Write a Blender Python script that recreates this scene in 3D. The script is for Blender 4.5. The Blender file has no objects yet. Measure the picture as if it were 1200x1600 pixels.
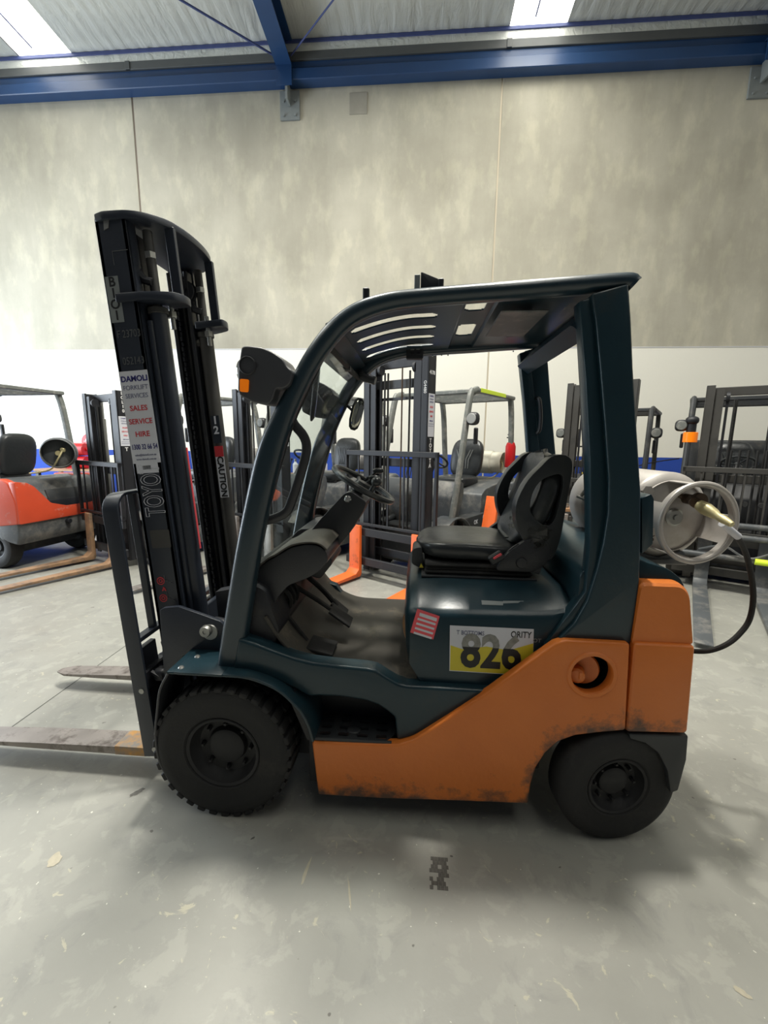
import bpy, bmesh, math, random
from math import sin, cos, pi, radians, sqrt, atan2
from mathutils import Vector, Matrix

random.seed(7)
SC = bpy.context.scene
COL = SC.collection

# ------------------------------------------------------------------ camera
FPX = 660.0                                   # focal length in pixels of the 1200 x 1600 frame
YAW, PITCH, ROLL = 0.0766287, 0.16551676, 0.01181813
CAM = Vector((0.0, -1.467, 1.548))
def _axes():
    f = Vector((-sin(YAW), cos(YAW), 0)); r = Vector((cos(YAW), sin(YAW), 0)); u = Vector((0, 0, 1))
    w = f*cos(PITCH) - u*sin(PITCH); u2 = u*cos(PITCH) + f*sin(PITCH)
    return r*cos(ROLL) + u2*sin(ROLL), u2*cos(ROLL) - r*sin(ROLL), w
CR, CU, CW = _axes()
cd = bpy.data.cameras.new('camera'); co = bpy.data.objects.new('camera', cd); COL.objects.link(co)
cd.sensor_fit = 'HORIZONTAL'; cd.sensor_width = 36; cd.lens = FPX/1200*36; cd.clip_start = 0.05; cd.clip_end = 200
co.matrix_world = Matrix((( CR.x, CU.x, -CW.x, CAM.x), (CR.y, CU.y, -CW.y, CAM.y), (CR.z, CU.z, -CW.z, CAM.z), (0, 0, 0, 1)))
SC.camera = co

# ------------------------------------------------------------------ world, lights, exposure
SC.view_settings.view_transform = 'Standard'; SC.view_settings.look = 'None'
SC.view_settings.gamma = 1; SC.view_settings.use_curve_mapping = False
SC.view_settings.exposure = 0.0
W = bpy.data.worlds.new('world'); SC.world = W; W.use_nodes = True
W.node_tree.nodes['Background'].inputs[0].default_value = (0.80, 0.87, 1.0, 1)
W.node_tree.nodes['Background'].inputs[1].default_value = 0.06
def area(name, loc, target, sx, sy, power, color):
    l = bpy.data.lights.new(name, 'AREA'); l.shape = 'RECTANGLE'; l.size = sx; l.size_y = sy; l.energy = power; l.color = color
    o = bpy.data.objects.new(name, l); COL.objects.link(o); o.location = loc
    o.rotation_euler = (Vector(target) - Vector(loc)).to_track_quat('-Z', 'Y').to_euler(); return o
area('daylight_from_roller_door', (-10.2, 3.0, 2.3), (0, 3.2, 1.0), 4.4, 4.4, 860, (0.80, 0.90, 1.0))
area('high_bay_lamp', (0.55, 0.95, 7.6), (0.55, 0.9, 0), 0.4, 0.4, 400, (1.0, 0.97, 0.88))
area('high_bay_lamp_behind', (-1.6, 2.2, 7.6), (-1.2, 1.6, 0), 0.9, 0.9, 330, (1.0, 0.97, 0.88))
area('skylight_right', (1.72, 3.4, 7.9), (1.72, 3.4, 0), 0.8, 5.0, 110, (1.0, 0.97, 0.84))
area('skylight_left', (-6.5, 2.6, 7.9), (-6.3, 2.6, 0), 0.9, 6.0, 190, (1.0, 0.98, 0.90))

# ------------------------------------------------------------------ measuring helpers (sight line -> point on an upright plane y = Y)
def at(px, py, Y=0.0):
    d = CW + CR*((px-600)/FPX) - CU*((py-800)/FPX)
    return CAM + d*((Y - CAM.y)/d.y)
def XZ(pts, Y): return [(at(a, b, Y).x, at(a, b, Y).z) for a, b in pts]

# ------------------------------------------------------------------ materials
def nt(name):
    m = bpy.data.materials.new(name); m.use_nodes = True
    return m, m.node_tree, m.node_tree.nodes['Principled BSDF']
def mat(name, col, rough=0.5, metal=0.0, var=0.0, scale=6.0, bump=0.0, bscale=60.0, coat=0.0, dirt=None, dscale=3.0, damt=0.5, emis=None, spec=None, coords='Object'):
    m, t, b = nt(name); N = t.nodes; L = t.links
    b.inputs['Roughness'].default_value = rough; b.inputs['Metallic'].default_value = metal
    b.inputs['Base Color'].default_value = (*col, 1)
    if spec is not None: b.inputs['Specular IOR Level'].default_value = spec
    if coat: b.inputs['Coat Weight'].default_value = coat; b.inputs['Coat Roughness'].default_value = 0.12
    tc = N.new('ShaderNodeTexCoord')
    if var or dirt:
        n = N.new('ShaderNodeTexNoise'); n.inputs['Scale'].default_value = scale; n.inputs['Detail'].default_value = 6
        L.new(tc.outputs[coords], n.inputs['Vector'])
        mx = N.new('ShaderNodeMix'); mx.data_type = 'RGBA'
        mx.inputs[6].default_value = (*[c*(1-var) for c in col], 1); mx.inputs[7].default_value = (*[min(1, c*(1+var)) for c in col], 1)
        L.new(n.outputs['Fac'], mx.inputs[0]); out = mx.outputs[2]
        if dirt:
            n2 = N.new('ShaderNodeTexNoise'); n2.inputs['Scale'].default_value = dscale; n2.inputs['Detail'].default_value = 9; n2.inputs['Roughness'].default_value = 0.7
            L.new(tc.outputs[coords], n2.inputs['Vector'])
            r = N.new('ShaderNodeMapRange'); r.inputs[1].default_value = 0.66 - 0.3*damt; r.inputs[2].default_value = 0.80 - 0.2*damt
            L.new(n2.outputs['Fac'], r.inputs[0])
            m2 = N.new('ShaderNodeMix'); m2.data_type = 'RGBA'; L.new(r.outputs[0], m2.inputs[0]); L.new(out, m2.inputs[6]); m2.inputs[7].default_value = (*dirt, 1)
            out = m2.outputs[2]
        L.new(out, b.inputs['Base Color'])
    if bump:
        n3 = N.new('ShaderNodeTexNoise'); n3.inputs['Scale'].default_value = bscale; n3.inputs['Detail'].default_value = 4
        L.new(tc.outputs[coords], n3.inputs['Vector'])
        bp = N.new('ShaderNodeBump'); bp.inputs['Strength'].default_value = bump; bp.inputs['Distance'].default_value = 0.01
        L.new(n3.outputs['Fac'], bp.inputs['Height']); L.new(bp.outputs['Normal'], b.inputs['Normal'])
    if emis:
        b.inputs['Emission Color'].default_value = (*emis[0], 1); b.inputs['Emission Strength'].default_value = emis[1]
    return m
M = {}
M['teal'] = mat('teal_paint', (0.011, 0.031, 0.042), 0.30, var=0.15, bump=0.05, bscale=90, dirt=(0.03, 0.035, 0.034), damt=0.3, spec=0.45)
M['teal_rail'] = mat('teal_rail_paint', (0.011, 0.027, 0.038), 0.32, var=0.1, bump=0.05, bscale=140, spec=0.55, coat=0.2)
M['black'] = mat('black_steel', (0.013, 0.014, 0.018), 0.5, var=0.3, bump=0.05, bscale=80, dirt=(0.035, 0.032, 0.028), damt=0.3)
M['mast'] = mat('mast_steel', (0.022, 0.027, 0.038), 0.36, var=0.25, bump=0.04, bscale=120, dirt=(0.03, 0.03, 0.03), damt=0.25)
M['mastgrey'] = mat('dusty_mast_steel', (0.05, 0.048, 0.044), 0.5, var=0.3, dirt=(0.02, 0.02, 0.02), damt=0.5)
M['plastic'] = mat('black_plastic', (0.026, 0.027, 0.030), 0.40, bump=0.12, bscale=220)
M['dusty'] = mat('dusty_plastic', (0.045, 0.040, 0.032), 0.6, var=0.35, scale=9, dirt=(0.12, 0.10, 0.07), damt=0.35, dscale=7)
M['vinyl'] = mat('black_vinyl', (0.026, 0.029, 0.031), 0.32, bump=0.2, bscale=26, var=0.2)
M['rubber'] = mat('tyre_rubber', (0.013, 0.013, 0.013), 0.75, bump=0.15, bscale=60, var=0.3, dirt=(0.035, 0.032, 0.028), damt=0.35, dscale=6)
M['rim'] = mat('rim_black', (0.012, 0.012, 0.013), 0.6, var=0.3)
M['chrome'] = mat('bright_metal', (0.6, 0.6, 0.58), 0.25, metal=1.0)
M['zinc'] = mat('zinc', (0.35, 0.35, 0.33), 0.4, metal=0.8, var=0.2)
M['white'] = mat('white_print', (0.72, 0.72, 0.72), 0.55)
M['offwhite'] = mat('sticker_white', (0.62, 0.63, 0.68), 0.5, var=0.06)
M['navy'] = mat('navy_print', (0.03, 0.03, 0.16), 0.5)
M['greyprint'] = mat('grey_print', (0.16, 0.17, 0.26), 0.5)
M['redprint'] = mat('red_print', (0.55, 0.03, 0.04), 0.5)
M['blackprint'] = mat('black_print', (0.01, 0.01, 0.012), 0.5)
M['scratch'] = mat('chalk_marks', (0.09, 0.095, 0.10), 0.8, var=0.4, scale=40)
M['yellow'] = mat('yellow_print', (0.62, 0.52, 0.03), 0.45)
M['steel'] = mat('worn_fork_steel', (0.30, 0.27, 0.25), 0.42, metal=0.6, var=0.4, scale=7, dirt=(0.09, 0.07, 0.06), damt=0.5, dscale=12)
M['heel'] = mat('orange_heel_paint', (0.62, 0.30, 0.05), 0.5, var=0.35, scale=20, dirt=(0.26, 0.23, 0.20), damt=1.0, dscale=14)
M['amber'] = mat('amber_lens', (1.0, 0.24, 0.01), 0.3, emis=((1.0, 0.2, 0.0), 0.25))
M['tank'] = mat('tank_aluminium', (0.46, 0.43, 0.40), 0.45, metal=0.35, var=0.12, scale=3, dirt=(0.35, 0.30, 0.25), damt=0.3)
M['brass'] = mat('brass', (0.50, 0.44, 0.24), 0.45, metal=0.4, var=0.2)
M['bronze'] = mat('valve_bronze', (0.09, 0.06, 0.04), 0.5, metal=0.5)
M['bluetag'] = mat('blue_tag', (0.02, 0.22, 0.45), 0.5)
M['lightlens'] = mat('lamp_lens', (0.38, 0.39, 0.38), 0.15, spec=0.8)
M['red'] = mat('red_paint', (0.50, 0.012, 0.015), 0.35, var=0.15)
M['hydrored'] = mat('red_plastic', (0.75, 0.08, 0.10), 0.4)
M['forkorange'] = mat('fork_orange_paint', (0.80, 0.14, 0.025), 0.5, var=0.12, dirt=(0.25, 0.06, 0.02), damt=0.3, dscale=9)
M['truckred'] = mat('truck_red_paint', (0.62, 0.075, 0.030), 0.4, var=0.1, dirt=(0.45, 0.40, 0.36), damt=0.25, dscale=5)
M['truckgrey'] = mat('truck_grey_paint', (0.075, 0.082, 0.088), 0.45, var=0.2, dirt=(0.22, 0.21, 0.19), damt=0.6, dscale=4)
M['truckdark'] = mat('truck_dark_paint', (0.030, 0.033, 0.036), 0.5, var=0.2, dirt=(0.08, 0.075, 0.065), damt=0.4, dscale=5)
M['guardgrey'] = mat('guard_grey_paint', (0.16, 0.17, 0.16), 0.5, var=0.25, dirt=(0.32, 0.31, 0.28), damt=0.5, dscale=12)
M['truckyellow'] = mat('truck_yellow_paint', (0.80, 0.55, 0.02), 0.4, var=0.08)
M['hivis'] = mat('fluorescent_tape', (0.75, 0.95, 0.05), 0.5)
M['wood'] = mat('bench_wood', (0.33, 0.18, 0.09), 0.6, var=0.3, scale=12)
M['cardboard'] = mat('pale_box', (0.62, 0.60, 0.50), 0.7, var=0.1)
M['bluebeam'] = mat('blue_beam_paint', (0.016, 0.052, 0.145), 0.35, var=0.15, scale=3)
M['bluegrey'] = mat('galvanised_purlin', (0.085, 0.09, 0.09), 0.5, var=0.15)
M['brace'] = mat('brace_rod_paint', (0.05, 0.07, 0.20), 0.5)
M['plate'] = mat('steel_bracket', (0.20, 0.22, 0.22), 0.5, var=0.15)
M['green'] = mat('green_plastic', (0.03, 0.25, 0.12), 0.4)
M['mirror'] = mat('mirror_glass', (0.75, 0.72, 0.60), 0.06, metal=1.0)

def orange_mat():
    # faded orange enamel, road grime where the panel meets the ground edge and the wheel arch, a few scuffs
    m, t, b = nt('orange_paint'); N = t.nodes; L = t.links
    tc = N.new('ShaderNodeTexCoord'); sep = N.new('ShaderNodeSeparateXYZ'); L.new(tc.outputs['Object'], sep.inputs[0])
    n = N.new('ShaderNodeTexNoise'); n.inputs['Scale'].default_value = 4; n.inputs['Detail'].default_value = 8; L.new(tc.outputs['Object'], n.inputs['Vector'])
    base = N.new('ShaderNodeMix'); base.data_type = 'RGBA'; L.new(n.outputs['Fac'], base.inputs[0])
    base.inputs[6].default_value = (0.58, 0.145, 0.022, 1); base.inputs[7].default_value = (0.76, 0.215, 0.034, 1)
    n2 = N.new('ShaderNodeTexNoise'); n2.inputs['Scale'].default_value = 9; n2.inputs['Detail'].default_value = 10; n2.inputs['Roughness'].default_value = 0.7; L.new(tc.outputs['Object'], n2.inputs['Vector'])
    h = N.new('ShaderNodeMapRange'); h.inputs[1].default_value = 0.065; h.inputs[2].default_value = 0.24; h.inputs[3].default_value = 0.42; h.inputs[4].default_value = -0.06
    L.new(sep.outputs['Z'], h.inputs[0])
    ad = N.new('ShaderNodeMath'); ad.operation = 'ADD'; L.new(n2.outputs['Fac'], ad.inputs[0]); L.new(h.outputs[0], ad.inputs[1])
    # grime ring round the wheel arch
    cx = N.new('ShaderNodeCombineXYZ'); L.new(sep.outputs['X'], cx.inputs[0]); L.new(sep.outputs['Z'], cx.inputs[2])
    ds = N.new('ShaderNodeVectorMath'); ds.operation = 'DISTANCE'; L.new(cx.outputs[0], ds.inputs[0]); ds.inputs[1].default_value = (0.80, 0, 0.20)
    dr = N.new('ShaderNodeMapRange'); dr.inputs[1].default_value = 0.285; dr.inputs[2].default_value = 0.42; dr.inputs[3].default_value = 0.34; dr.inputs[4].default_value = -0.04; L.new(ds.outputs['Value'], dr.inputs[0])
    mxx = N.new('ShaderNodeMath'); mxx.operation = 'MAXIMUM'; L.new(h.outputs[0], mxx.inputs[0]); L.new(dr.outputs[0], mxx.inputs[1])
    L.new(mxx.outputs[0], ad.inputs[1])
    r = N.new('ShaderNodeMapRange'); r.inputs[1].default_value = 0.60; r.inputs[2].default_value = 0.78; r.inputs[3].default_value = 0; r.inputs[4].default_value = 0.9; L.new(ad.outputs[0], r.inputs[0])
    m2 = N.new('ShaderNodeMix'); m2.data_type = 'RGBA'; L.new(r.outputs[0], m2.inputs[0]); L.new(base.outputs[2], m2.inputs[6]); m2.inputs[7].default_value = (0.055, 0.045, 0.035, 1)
    L.new(m2.outputs[2], b.inputs['Base Color']); b.inputs['Roughness'].default_value = 0.42
    bp = N.new('ShaderNodeBump'); bp.inputs['Strength'].default_value = 0.12; bp.inputs['Distance'].default_value = 0.01
    n3 = N.new('ShaderNodeTexNoise'); n3.inputs['Scale'].default_value = 55; L.new(tc.outputs['Object'], n3.inputs['Vector'])
    L.new(n3.outputs['Fac'], bp.inputs['Height']); L.new(bp.outputs['Normal'], b.inputs['Normal'])
    return m
M['orange'] = orange_mat()

def glass_mat(name, tint, rough, mixf):
    m = bpy.data.materials.new(name); m.use_nodes = True; t = m.node_tree; N = t.nodes; L = t.links
    for x in list(N): N.remove(x)
    o = N.new('ShaderNodeOutputMaterial'); tr = N.new('ShaderNodeBsdfTransparent'); tr.inputs[0].default_value = (*tint, 1)
    gl = N.new('ShaderNodeBsdfGlossy'); gl.inputs['Roughness'].default_value = rough
    lw = N.new('ShaderNodeLayerWeight'); pw = N.new('ShaderNodeMath'); pw.operation = 'POWER'; L.new(lw.outputs['Facing'], pw.inputs[0]); pw.inputs[1].default_value = 5
    fr = N.new('ShaderNodeMath'); fr.operation = 'MULTIPLY_ADD'; L.new(pw.outputs[0], fr.inputs[0]); fr.inputs[1].default_value = 0.5; fr.inputs[2].default_value = 0.03
    df = N.new('ShaderNodeBsdfDiffuse'); df.inputs[0].default_value = (0.5, 0.5, 0.47, 1)
    n = N.new('ShaderNodeTexNoise'); n.inputs['Scale'].default_value = 5; n.inputs['Detail'].default_value = 7
    tc = N.new('ShaderNodeTexCoord'); L.new(tc.outputs['Object'], n.inputs['Vector'])
    r = N.new('ShaderNodeMapRange'); r.inputs[1].default_value = 0.45; r.inputs[2].default_value = 0.8; r.inputs[3].default_value = mixf*0.2; r.inputs[4].default_value = mixf*1.8; L.new(n.outputs['Fac'], r.inputs[0])
    m1 = N.new('ShaderNodeMixShader'); L.new(fr.outputs[0], m1.inputs[0]); L.new(tr.outputs[0], m1.inputs[1]); L.new(gl.outputs[0], m1.inputs[2])
    m2 = N.new('ShaderNodeMixShader'); L.new(r.outputs[0], m2.inputs[0]); L.new(m1.outputs[0], m2.inputs[1]); L.new(df.outputs[0], m2.inputs[2])
    L.new(m2.outputs[0], o.inputs[0]); return m
M['glass'] = glass_mat('dusty_windscreen_glass', (0.93, 0.965, 0.95), 0.03, 0.035)
M['wrap'] = glass_mat('clear_plastic_wrap', (0.75, 0.74, 0.70), 0.12, 0.10)

def concrete_wall_mat():
    m, t, b = nt('tilt_up_concrete'); N = t.nodes; L = t.links
    ge = N.new('ShaderNodeNewGeometry'); sep = N.new('ShaderNodeSeparateXYZ'); L.new(ge.outputs['Position'], sep.inputs[0])
    def noise(scale, vec=(1, 1, 1), det=8, rough=0.6):
        mp = N.new('ShaderNodeMapping'); mp.inputs['Scale'].default_value = vec; L.new(ge.outputs['Position'], mp.inputs[0])
        n = N.new('ShaderNodeTexNoise'); n.inputs['Scale'].default_value = scale; n.inputs['Detail'].default_value = det; n.inputs['Roughness'].default_value = rough
        L.new(mp.outputs[0], n.inputs['Vector']); return n.outputs['Fac']
    def ramp(f, a, b_, c1, c2):
        r = N.new('ShaderNodeMapRange'); r.inputs[1].default_value = a; r.inputs[2].default_value = b_; L.new(f, r.inputs[0])
        x = N.new('ShaderNodeMix'); x.data_type = 'RGBA'; L.new(r.outputs[0], x.inputs[0]); x.inputs[6].default_value = (*c1, 1); x.inputs[7].default_value = (*c2, 1); return x
    c = ramp(noise(0.55), 0.35, 0.68, (0.37, 0.350, 0.285), (0.52, 0.495, 0.41))
    st = ramp(noise(1.5, (1.2, 1, 0.22)), 0.42, 0.70, (1, 1, 1), (0.85, 0.85, 0.84))
    mu = N.new('ShaderNodeMix'); mu.data_type = 'RGBA'; mu.blend_type = 'MULTIPLY'; mu.inputs[0].default_value = 1; L.new(c.outputs[2], mu.inputs[6]); L.new(st.outputs[2], mu.inputs[7])
    sp = ramp(noise(3.5, (1, 1, .5), 5), 0.5, 0.66, (0.94, 0.94, 0.94), (1.10, 1.10, 1.07))
    mu2 = N.new('ShaderNodeMix'); mu2.data_type = 'RGBA'; mu2.blend_type = 'MULTIPLY'; mu2.inputs[0].default_value = 1; L.new(mu.outputs[2], mu2.inputs[6]); L.new(sp.outputs[2], mu2.inputs[7])
    def step(z):
        s = N.new('ShaderNodeMath'); s.operation = 'LESS_THAN'; L.new(sep.outputs['Z'], s.inputs[0]); s.inputs[1].default_value = z; return s.outputs[0]
    w = N.new('ShaderNodeMix'); w.data_type = 'RGBA'; L.new(step(3.222), w.inputs[0]); L.new(mu2.outputs[2], w.inputs[6]); w.inputs[7].default_value = (0.78, 0.765, 0.69, 1)
    bl = N.new('ShaderNodeMix'); bl.data_type = 'RGBA'; L.new(step(1.32), bl.inputs[0]); L.new(w.outputs[2], bl.inputs[6]); bl.inputs[7].default_value = (0.015, 0.06, 0.36, 1)
    L.new(bl.outputs[2], b.inputs['Base Color']); b.inputs['Roughness'].default_value = 0.8
    bp = N.new('ShaderNodeBump'); bp.inputs['Strength'].default_value = 0.15; bp.inputs['Distance'].default_value = 0.01
    L.new(noise(14), bp.inputs['Height']); L.new(bp.outputs['Normal'], b.inputs['Normal'])
    return m
M['wall'] = concrete_wall_mat()

def floor_mat():
    m, t, b = nt('sealed_concrete_floor'); N = t.nodes; L = t.links
    ge = N.new('ShaderNodeNewGeometry')
    def noise(scale, det=8, rough=0.6, off=0, dist=0.0):
        mp = N.new('ShaderNodeMapping'); mp.inputs['Location'].default_value = (off, off*0.7, 0); L.new(ge.outputs['Position'], mp.inputs[0])
        n = N.new('ShaderNodeTexNoise'); n.inputs['Scale'].default_value = scale; n.inputs['Detail'].default_value = det; n.inputs['Roughness'].default_value = rough; n.inputs['Distortion'].default_value = dist
        L.new(mp.outputs[0], n.inputs['Vector']); return n.outputs['Fac']
    def mr(f, a, b_, c=0, d=1):
        r = N.new('ShaderNodeMapRange'); r.inputs[1].default_value = a; r.inputs[2].default_value = b_; r.inputs[3].default_value = c; r.inputs[4].default_value = d; L.new(f, r.inputs[0]); return r.outputs[0]
    def mix(f, a, b_):
        x = N.new('ShaderNodeMix'); x.data_type = 'RGBA'; L.new(f, x.inputs[0])
        if isinstance(a, tuple): x.inputs[6].default_value = (*a, 1)
        else: L.new(a, x.inputs[6])
        x.inputs[7].default_value = (*b_, 1); return x.outputs[2]
    c = mix(mr(noise(1.6, dist=0.4), 0.35, 0.65), (0.270, 0.268, 0.240), (0.315, 0.312, 0.28))
    c = mix(mr(noise(9, 7, 0.6, 3, 0.4), 0.54, 0.60, 0, 0.30), c, (0.42, 0.415, 0.365))
    c = mix(mr(noise(6, 9, 0.65, 9, 0.6), 0.55, 0.66, 0, 0.4), c, (0.20, 0.20, 0.19))
    c = mix(mr(noise(11, 5, 0.6, 21, 2.0), 0.66, 0.69, 0, 0.6), c, (0.50, 0.46, 0.34))
    c = mix(mr(noise(45, 2, 0.5, 31), 0.735, 0.75, 0, 0.7), c, (0.72, 0.70, 0.62))
    c = mix(mr(noise(17, 2, 0.5, 41), 0.745, 0.76, 0, 0.7), c, (0.06, 0.05, 0.045))
    L.new(c, b.inputs['Base Color'])
    L.new(mr(noise(3.2, 6, 0.6, 15), 0.3, 0.7, 0.36, 0.52), b.inputs['Roughness'])
    b.inputs['Specular IOR Level'].default_value = 0.45
    bp = N.new('ShaderNodeBump'); bp.inputs['Strength'].default_value = 0.1; bp.inputs['Distance'].default_value = 0.01
    L.new(noise(20, 6), bp.inputs['Height']); L.new(bp.outputs['Normal'], b.inputs['Normal'])
    return m
M['floor'] = floor_mat()
M['joint'] = mat('sawcut_joint', (0.06, 0.06, 0.055), 0.9)
M['stain'] = mat('oil_stain', (0.10, 0.095, 0.085), 0.5, var=0.5, scale=60)
M['palemark'] = mat('pale_paint_mark', (0.42, 0.38, 0.29), 0.7, var=.2, scale=50)
M['wornprint'] = mat('worn_black_print', (0.24, 0.24, 0.22), 0.6, var=0.6, scale=60)
M['lampgrey'] = mat('grey_plastic', (0.050, 0.052, 0.058), 0.38)
M['patchgrey'] = mat('patch_mortar', (0.30, 0.285, 0.24), 0.8, var=.15)
M['sealant'] = mat('joint_sealant', (0.22, 0.18, 0.15), 0.8)
M['sealpale'] = mat('joint_backing', (0.52, 0.46, 0.36), 0.8)

def foil_mat():
    m, t, b = nt('roof_foil_insulation'); N = t.nodes; L = t.links
    ge = N.new('ShaderNodeNewGeometry'); mp = N.new('ShaderNodeMapping'); mp.inputs['Scale'].default_value = (1, 0.25, 1); L.new(ge.outputs['Position'], mp.inputs[0])
    n = N.new('ShaderNodeTexNoise'); n.inputs['Scale'].default_value = 7; n.inputs['Detail'].default_value = 8; n.inputs['Distortion'].default_value = 0.8; L.new(mp.outputs[0], n.inputs['Vector'])
    b.inputs['Base Color'].default_value = (0.64, 0.65, 0.61, 1); b.inputs['Roughness'].default_value = 0.42; b.inputs['Metallic'].default_value = 0.3
    bp = N.new('ShaderNodeBump'); bp.inputs['Strength'].default_value = 0.8; bp.inputs['Distance'].default_value = 0.04
    L.new(n.outputs['Fac'], bp.inputs['Height']); L.new(bp.outputs['Normal'], b.inputs['Normal']); return m
M['foil'] = foil_mat()
M['skylight'] = mat('skylight_sheet', (0.9, 0.9, 0.85), 0.5, emis=((1.0, 0.98, 0.90), 5.0))
M['heel2'] = mat('orange_edged_fork_steel', (0.30, 0.18, 0.10), 0.5, var=0.4, scale=9, dirt=(0.12, 0.09, 0.07), damt=0.6, dscale=8)

# ------------------------------------------------------------------ mesh helpers
ROOT_INV = [Matrix.Identity(4)]               # meshes written in world space are moved into their thing's space
def obj(name, bm, m, parent=None, label=None, sharp=35, **kw):
    if parent is not None and ROOT_INV[0] is not None: bm.transform(ROOT_INV[0])
    bmesh.ops.recalc_face_normals(bm, faces=bm.faces[:]) if kw.get('recalc', True) else None
    me = bpy.data.meshes.new(name); bm.to_mesh(me); bm.free()
    for x in (m if isinstance(m, (list, tuple)) else [m]): me.materials.append(M[x] if isinstance(x, str) else x)
    for p in me.polygons: p.use_smooth = True
    me.set_sharp_from_angle(angle=radians(sharp))
    o = bpy.data.objects.new(name, me); COL.objects.link(o)
    if parent is not None: o.parent = parent
    if label: o['label'] = label
    return o
def top(name, bm, m, label=None, cat=None, group=None, kind=None, loc=None, sharp=35):
    """one-mesh top-level thing; its origin goes to the middle of its underside"""
    xs = [v.co.x for v in bm.verts]; ys = [v.co.y for v in bm.verts]; zs = [v.co.z for v in bm.verts]
    c = Vector(loc) if loc else Vector(((min(xs)+max(xs))/2, (min(ys)+max(ys))/2, min(zs)))
    bmesh.ops.translate(bm, verts=bm.verts[:], vec=-c)
    o = obj(name, bm, m, None, sharp=sharp); o.location = c
    if label: o['label'] = label
    if cat: o['category'] = cat
    if group: o['group'] = group
    if kind: o['kind'] = kind
    return o
def thing(name, label, cat, loc=(0, 0, 0), rz=0.0, group=None):
    o = bpy.data.objects.new(name, None); COL.objects.link(o); o.empty_display_size = 0.2
    o.location = loc; o.rotation_euler = (0, 0, rz); o['label'] = label; o['category'] = cat
    if group: o['group'] = group
    return o
def use(o):    # following part meshes are given in world space and belong to o
    ROOT_INV[0] = (Matrix.Translation(o.location) @ Matrix.Rotation(o.rotation_euler.z, 4, 'Z')).inverted()
def local():   # following part meshes are given in the thing's own space
    ROOT_INV[0] = None
B = bmesh.new
def merge(dst, src, mi=None):
    me = bpy.data.meshes.new('t'); 
    if mi is not None:
        for f in src.faces: f.material_index = mi
    src.to_mesh(me); src.free(); dst.from_mesh(me); bpy.data.meshes.remove(me)
def bevel(b, w, seg=2, ang=30):
    if w <= 0: return
    es = [e for e in b.edges if len(e.link_faces) == 2 and e.calc_face_angle(0) > radians(ang)]
    bmesh.ops.bevel(b, geom=es, offset=w, segments=seg, profile=0.5, affect='EDGES', clamp_overlap=True)
def box(bm, x0, x1, y0, y1, z0, z1, bev=0.0, mi=0, mtx=None, seg=1):
    b = B(); bmesh.ops.create_cube(b, size=1)
    for v in b.verts: v.co = Vector((x0+(v.co.x+.5)*(x1-x0), y0+(v.co.y+.5)*(y1-y0), z0+(v.co.z+.5)*(z1-z0)))
    bevel(b, bev, seg)
    if mtx: b.transform(mtx)
    merge(bm, b, mi)
def prism(bm, pts, y0, y1, bev=0.0, seg=2, mi=0, mtx=None, holes=(), ang=30):
    """outline in x,z pushed from y0 to y1"""
    b = B(); fs = []
    if holes:
        es = []
        for loop in [pts]+list(holes):
            vs = [b.verts.new((x, y0, z)) for x, z in loop]
            es += [b.edges.new((vs[i], vs[(i+1) % len(vs)])) for i in range(len(vs))]
        fs = [g for g in bmesh.ops.triangle_fill(b, edges=es, use_beauty=True)['geom'] if isinstance(g, bmesh.types.BMFace)]
    else:
        fs = [b.faces.new([b.verts.new((x, y0, z)) for x, z in pts])]
    r = bmesh.ops.extrude_face_region(b, geom=fs)
    bmesh.ops.translate(b, verts=[g for g in r['geom'] if isinstance(g, bmesh.types.BMVert)], vec=(0, y1-y0, 0))
    bmesh.ops.recalc_face_normals(b, faces=b.faces[:])
    bevel(b, bev, seg, ang)
    if mtx: b.transform(mtx)
    merge(bm, b, mi)
def rnd(pts, r, n=4, closed=True):
    """round the corners of a 2-d outline; r may be a list"""
    out = []; N = len(pts)
    for i, p in enumerate(pts):
        rr = r[i] if isinstance(r, (list, tuple)) else r
        a = Vector(pts[i-1]); c = Vector(pts[(i+1) % N]); p = Vector(p)
        u = a-p; v = c-p
        k = min(rr, u.length*0.48, v.length*0.48)
        if k < 1e-4: out.append(tuple(p)); continue
        s = p+u.normalized()*k; e = p+v.normalized()*k
        for j in range(n+1):
            t = j/n; q = s*(1-t)**2 + p*2*t*(1-t) + e*t*t; out.append(tuple(q))
    return out
def smooth(pts, n=6, closed=False):
    P = [Vector(p) for p in pts]; out = []; N = len(P)
    for i in range(N if closed else N-1):
        p0 = P[i-1] if (closed or i > 0) else P[0]*2-P[1]; p1 = P[i]; p2 = P[(i+1) % N]
        p3 = P[(i+2) % N] if (closed or i+2 < N) else P[-1]*2-P[-2]
        for j in range(n):
            t = j/n
            out.append(0.5*((2*p1)+(p2-p0)*t+(2*p0-5*p1+4*p2-p3)*t*t+(3*p1-p0-3*p2+p3)*t**3))
    if not closed: out.append(P[-1])
    return out
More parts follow.
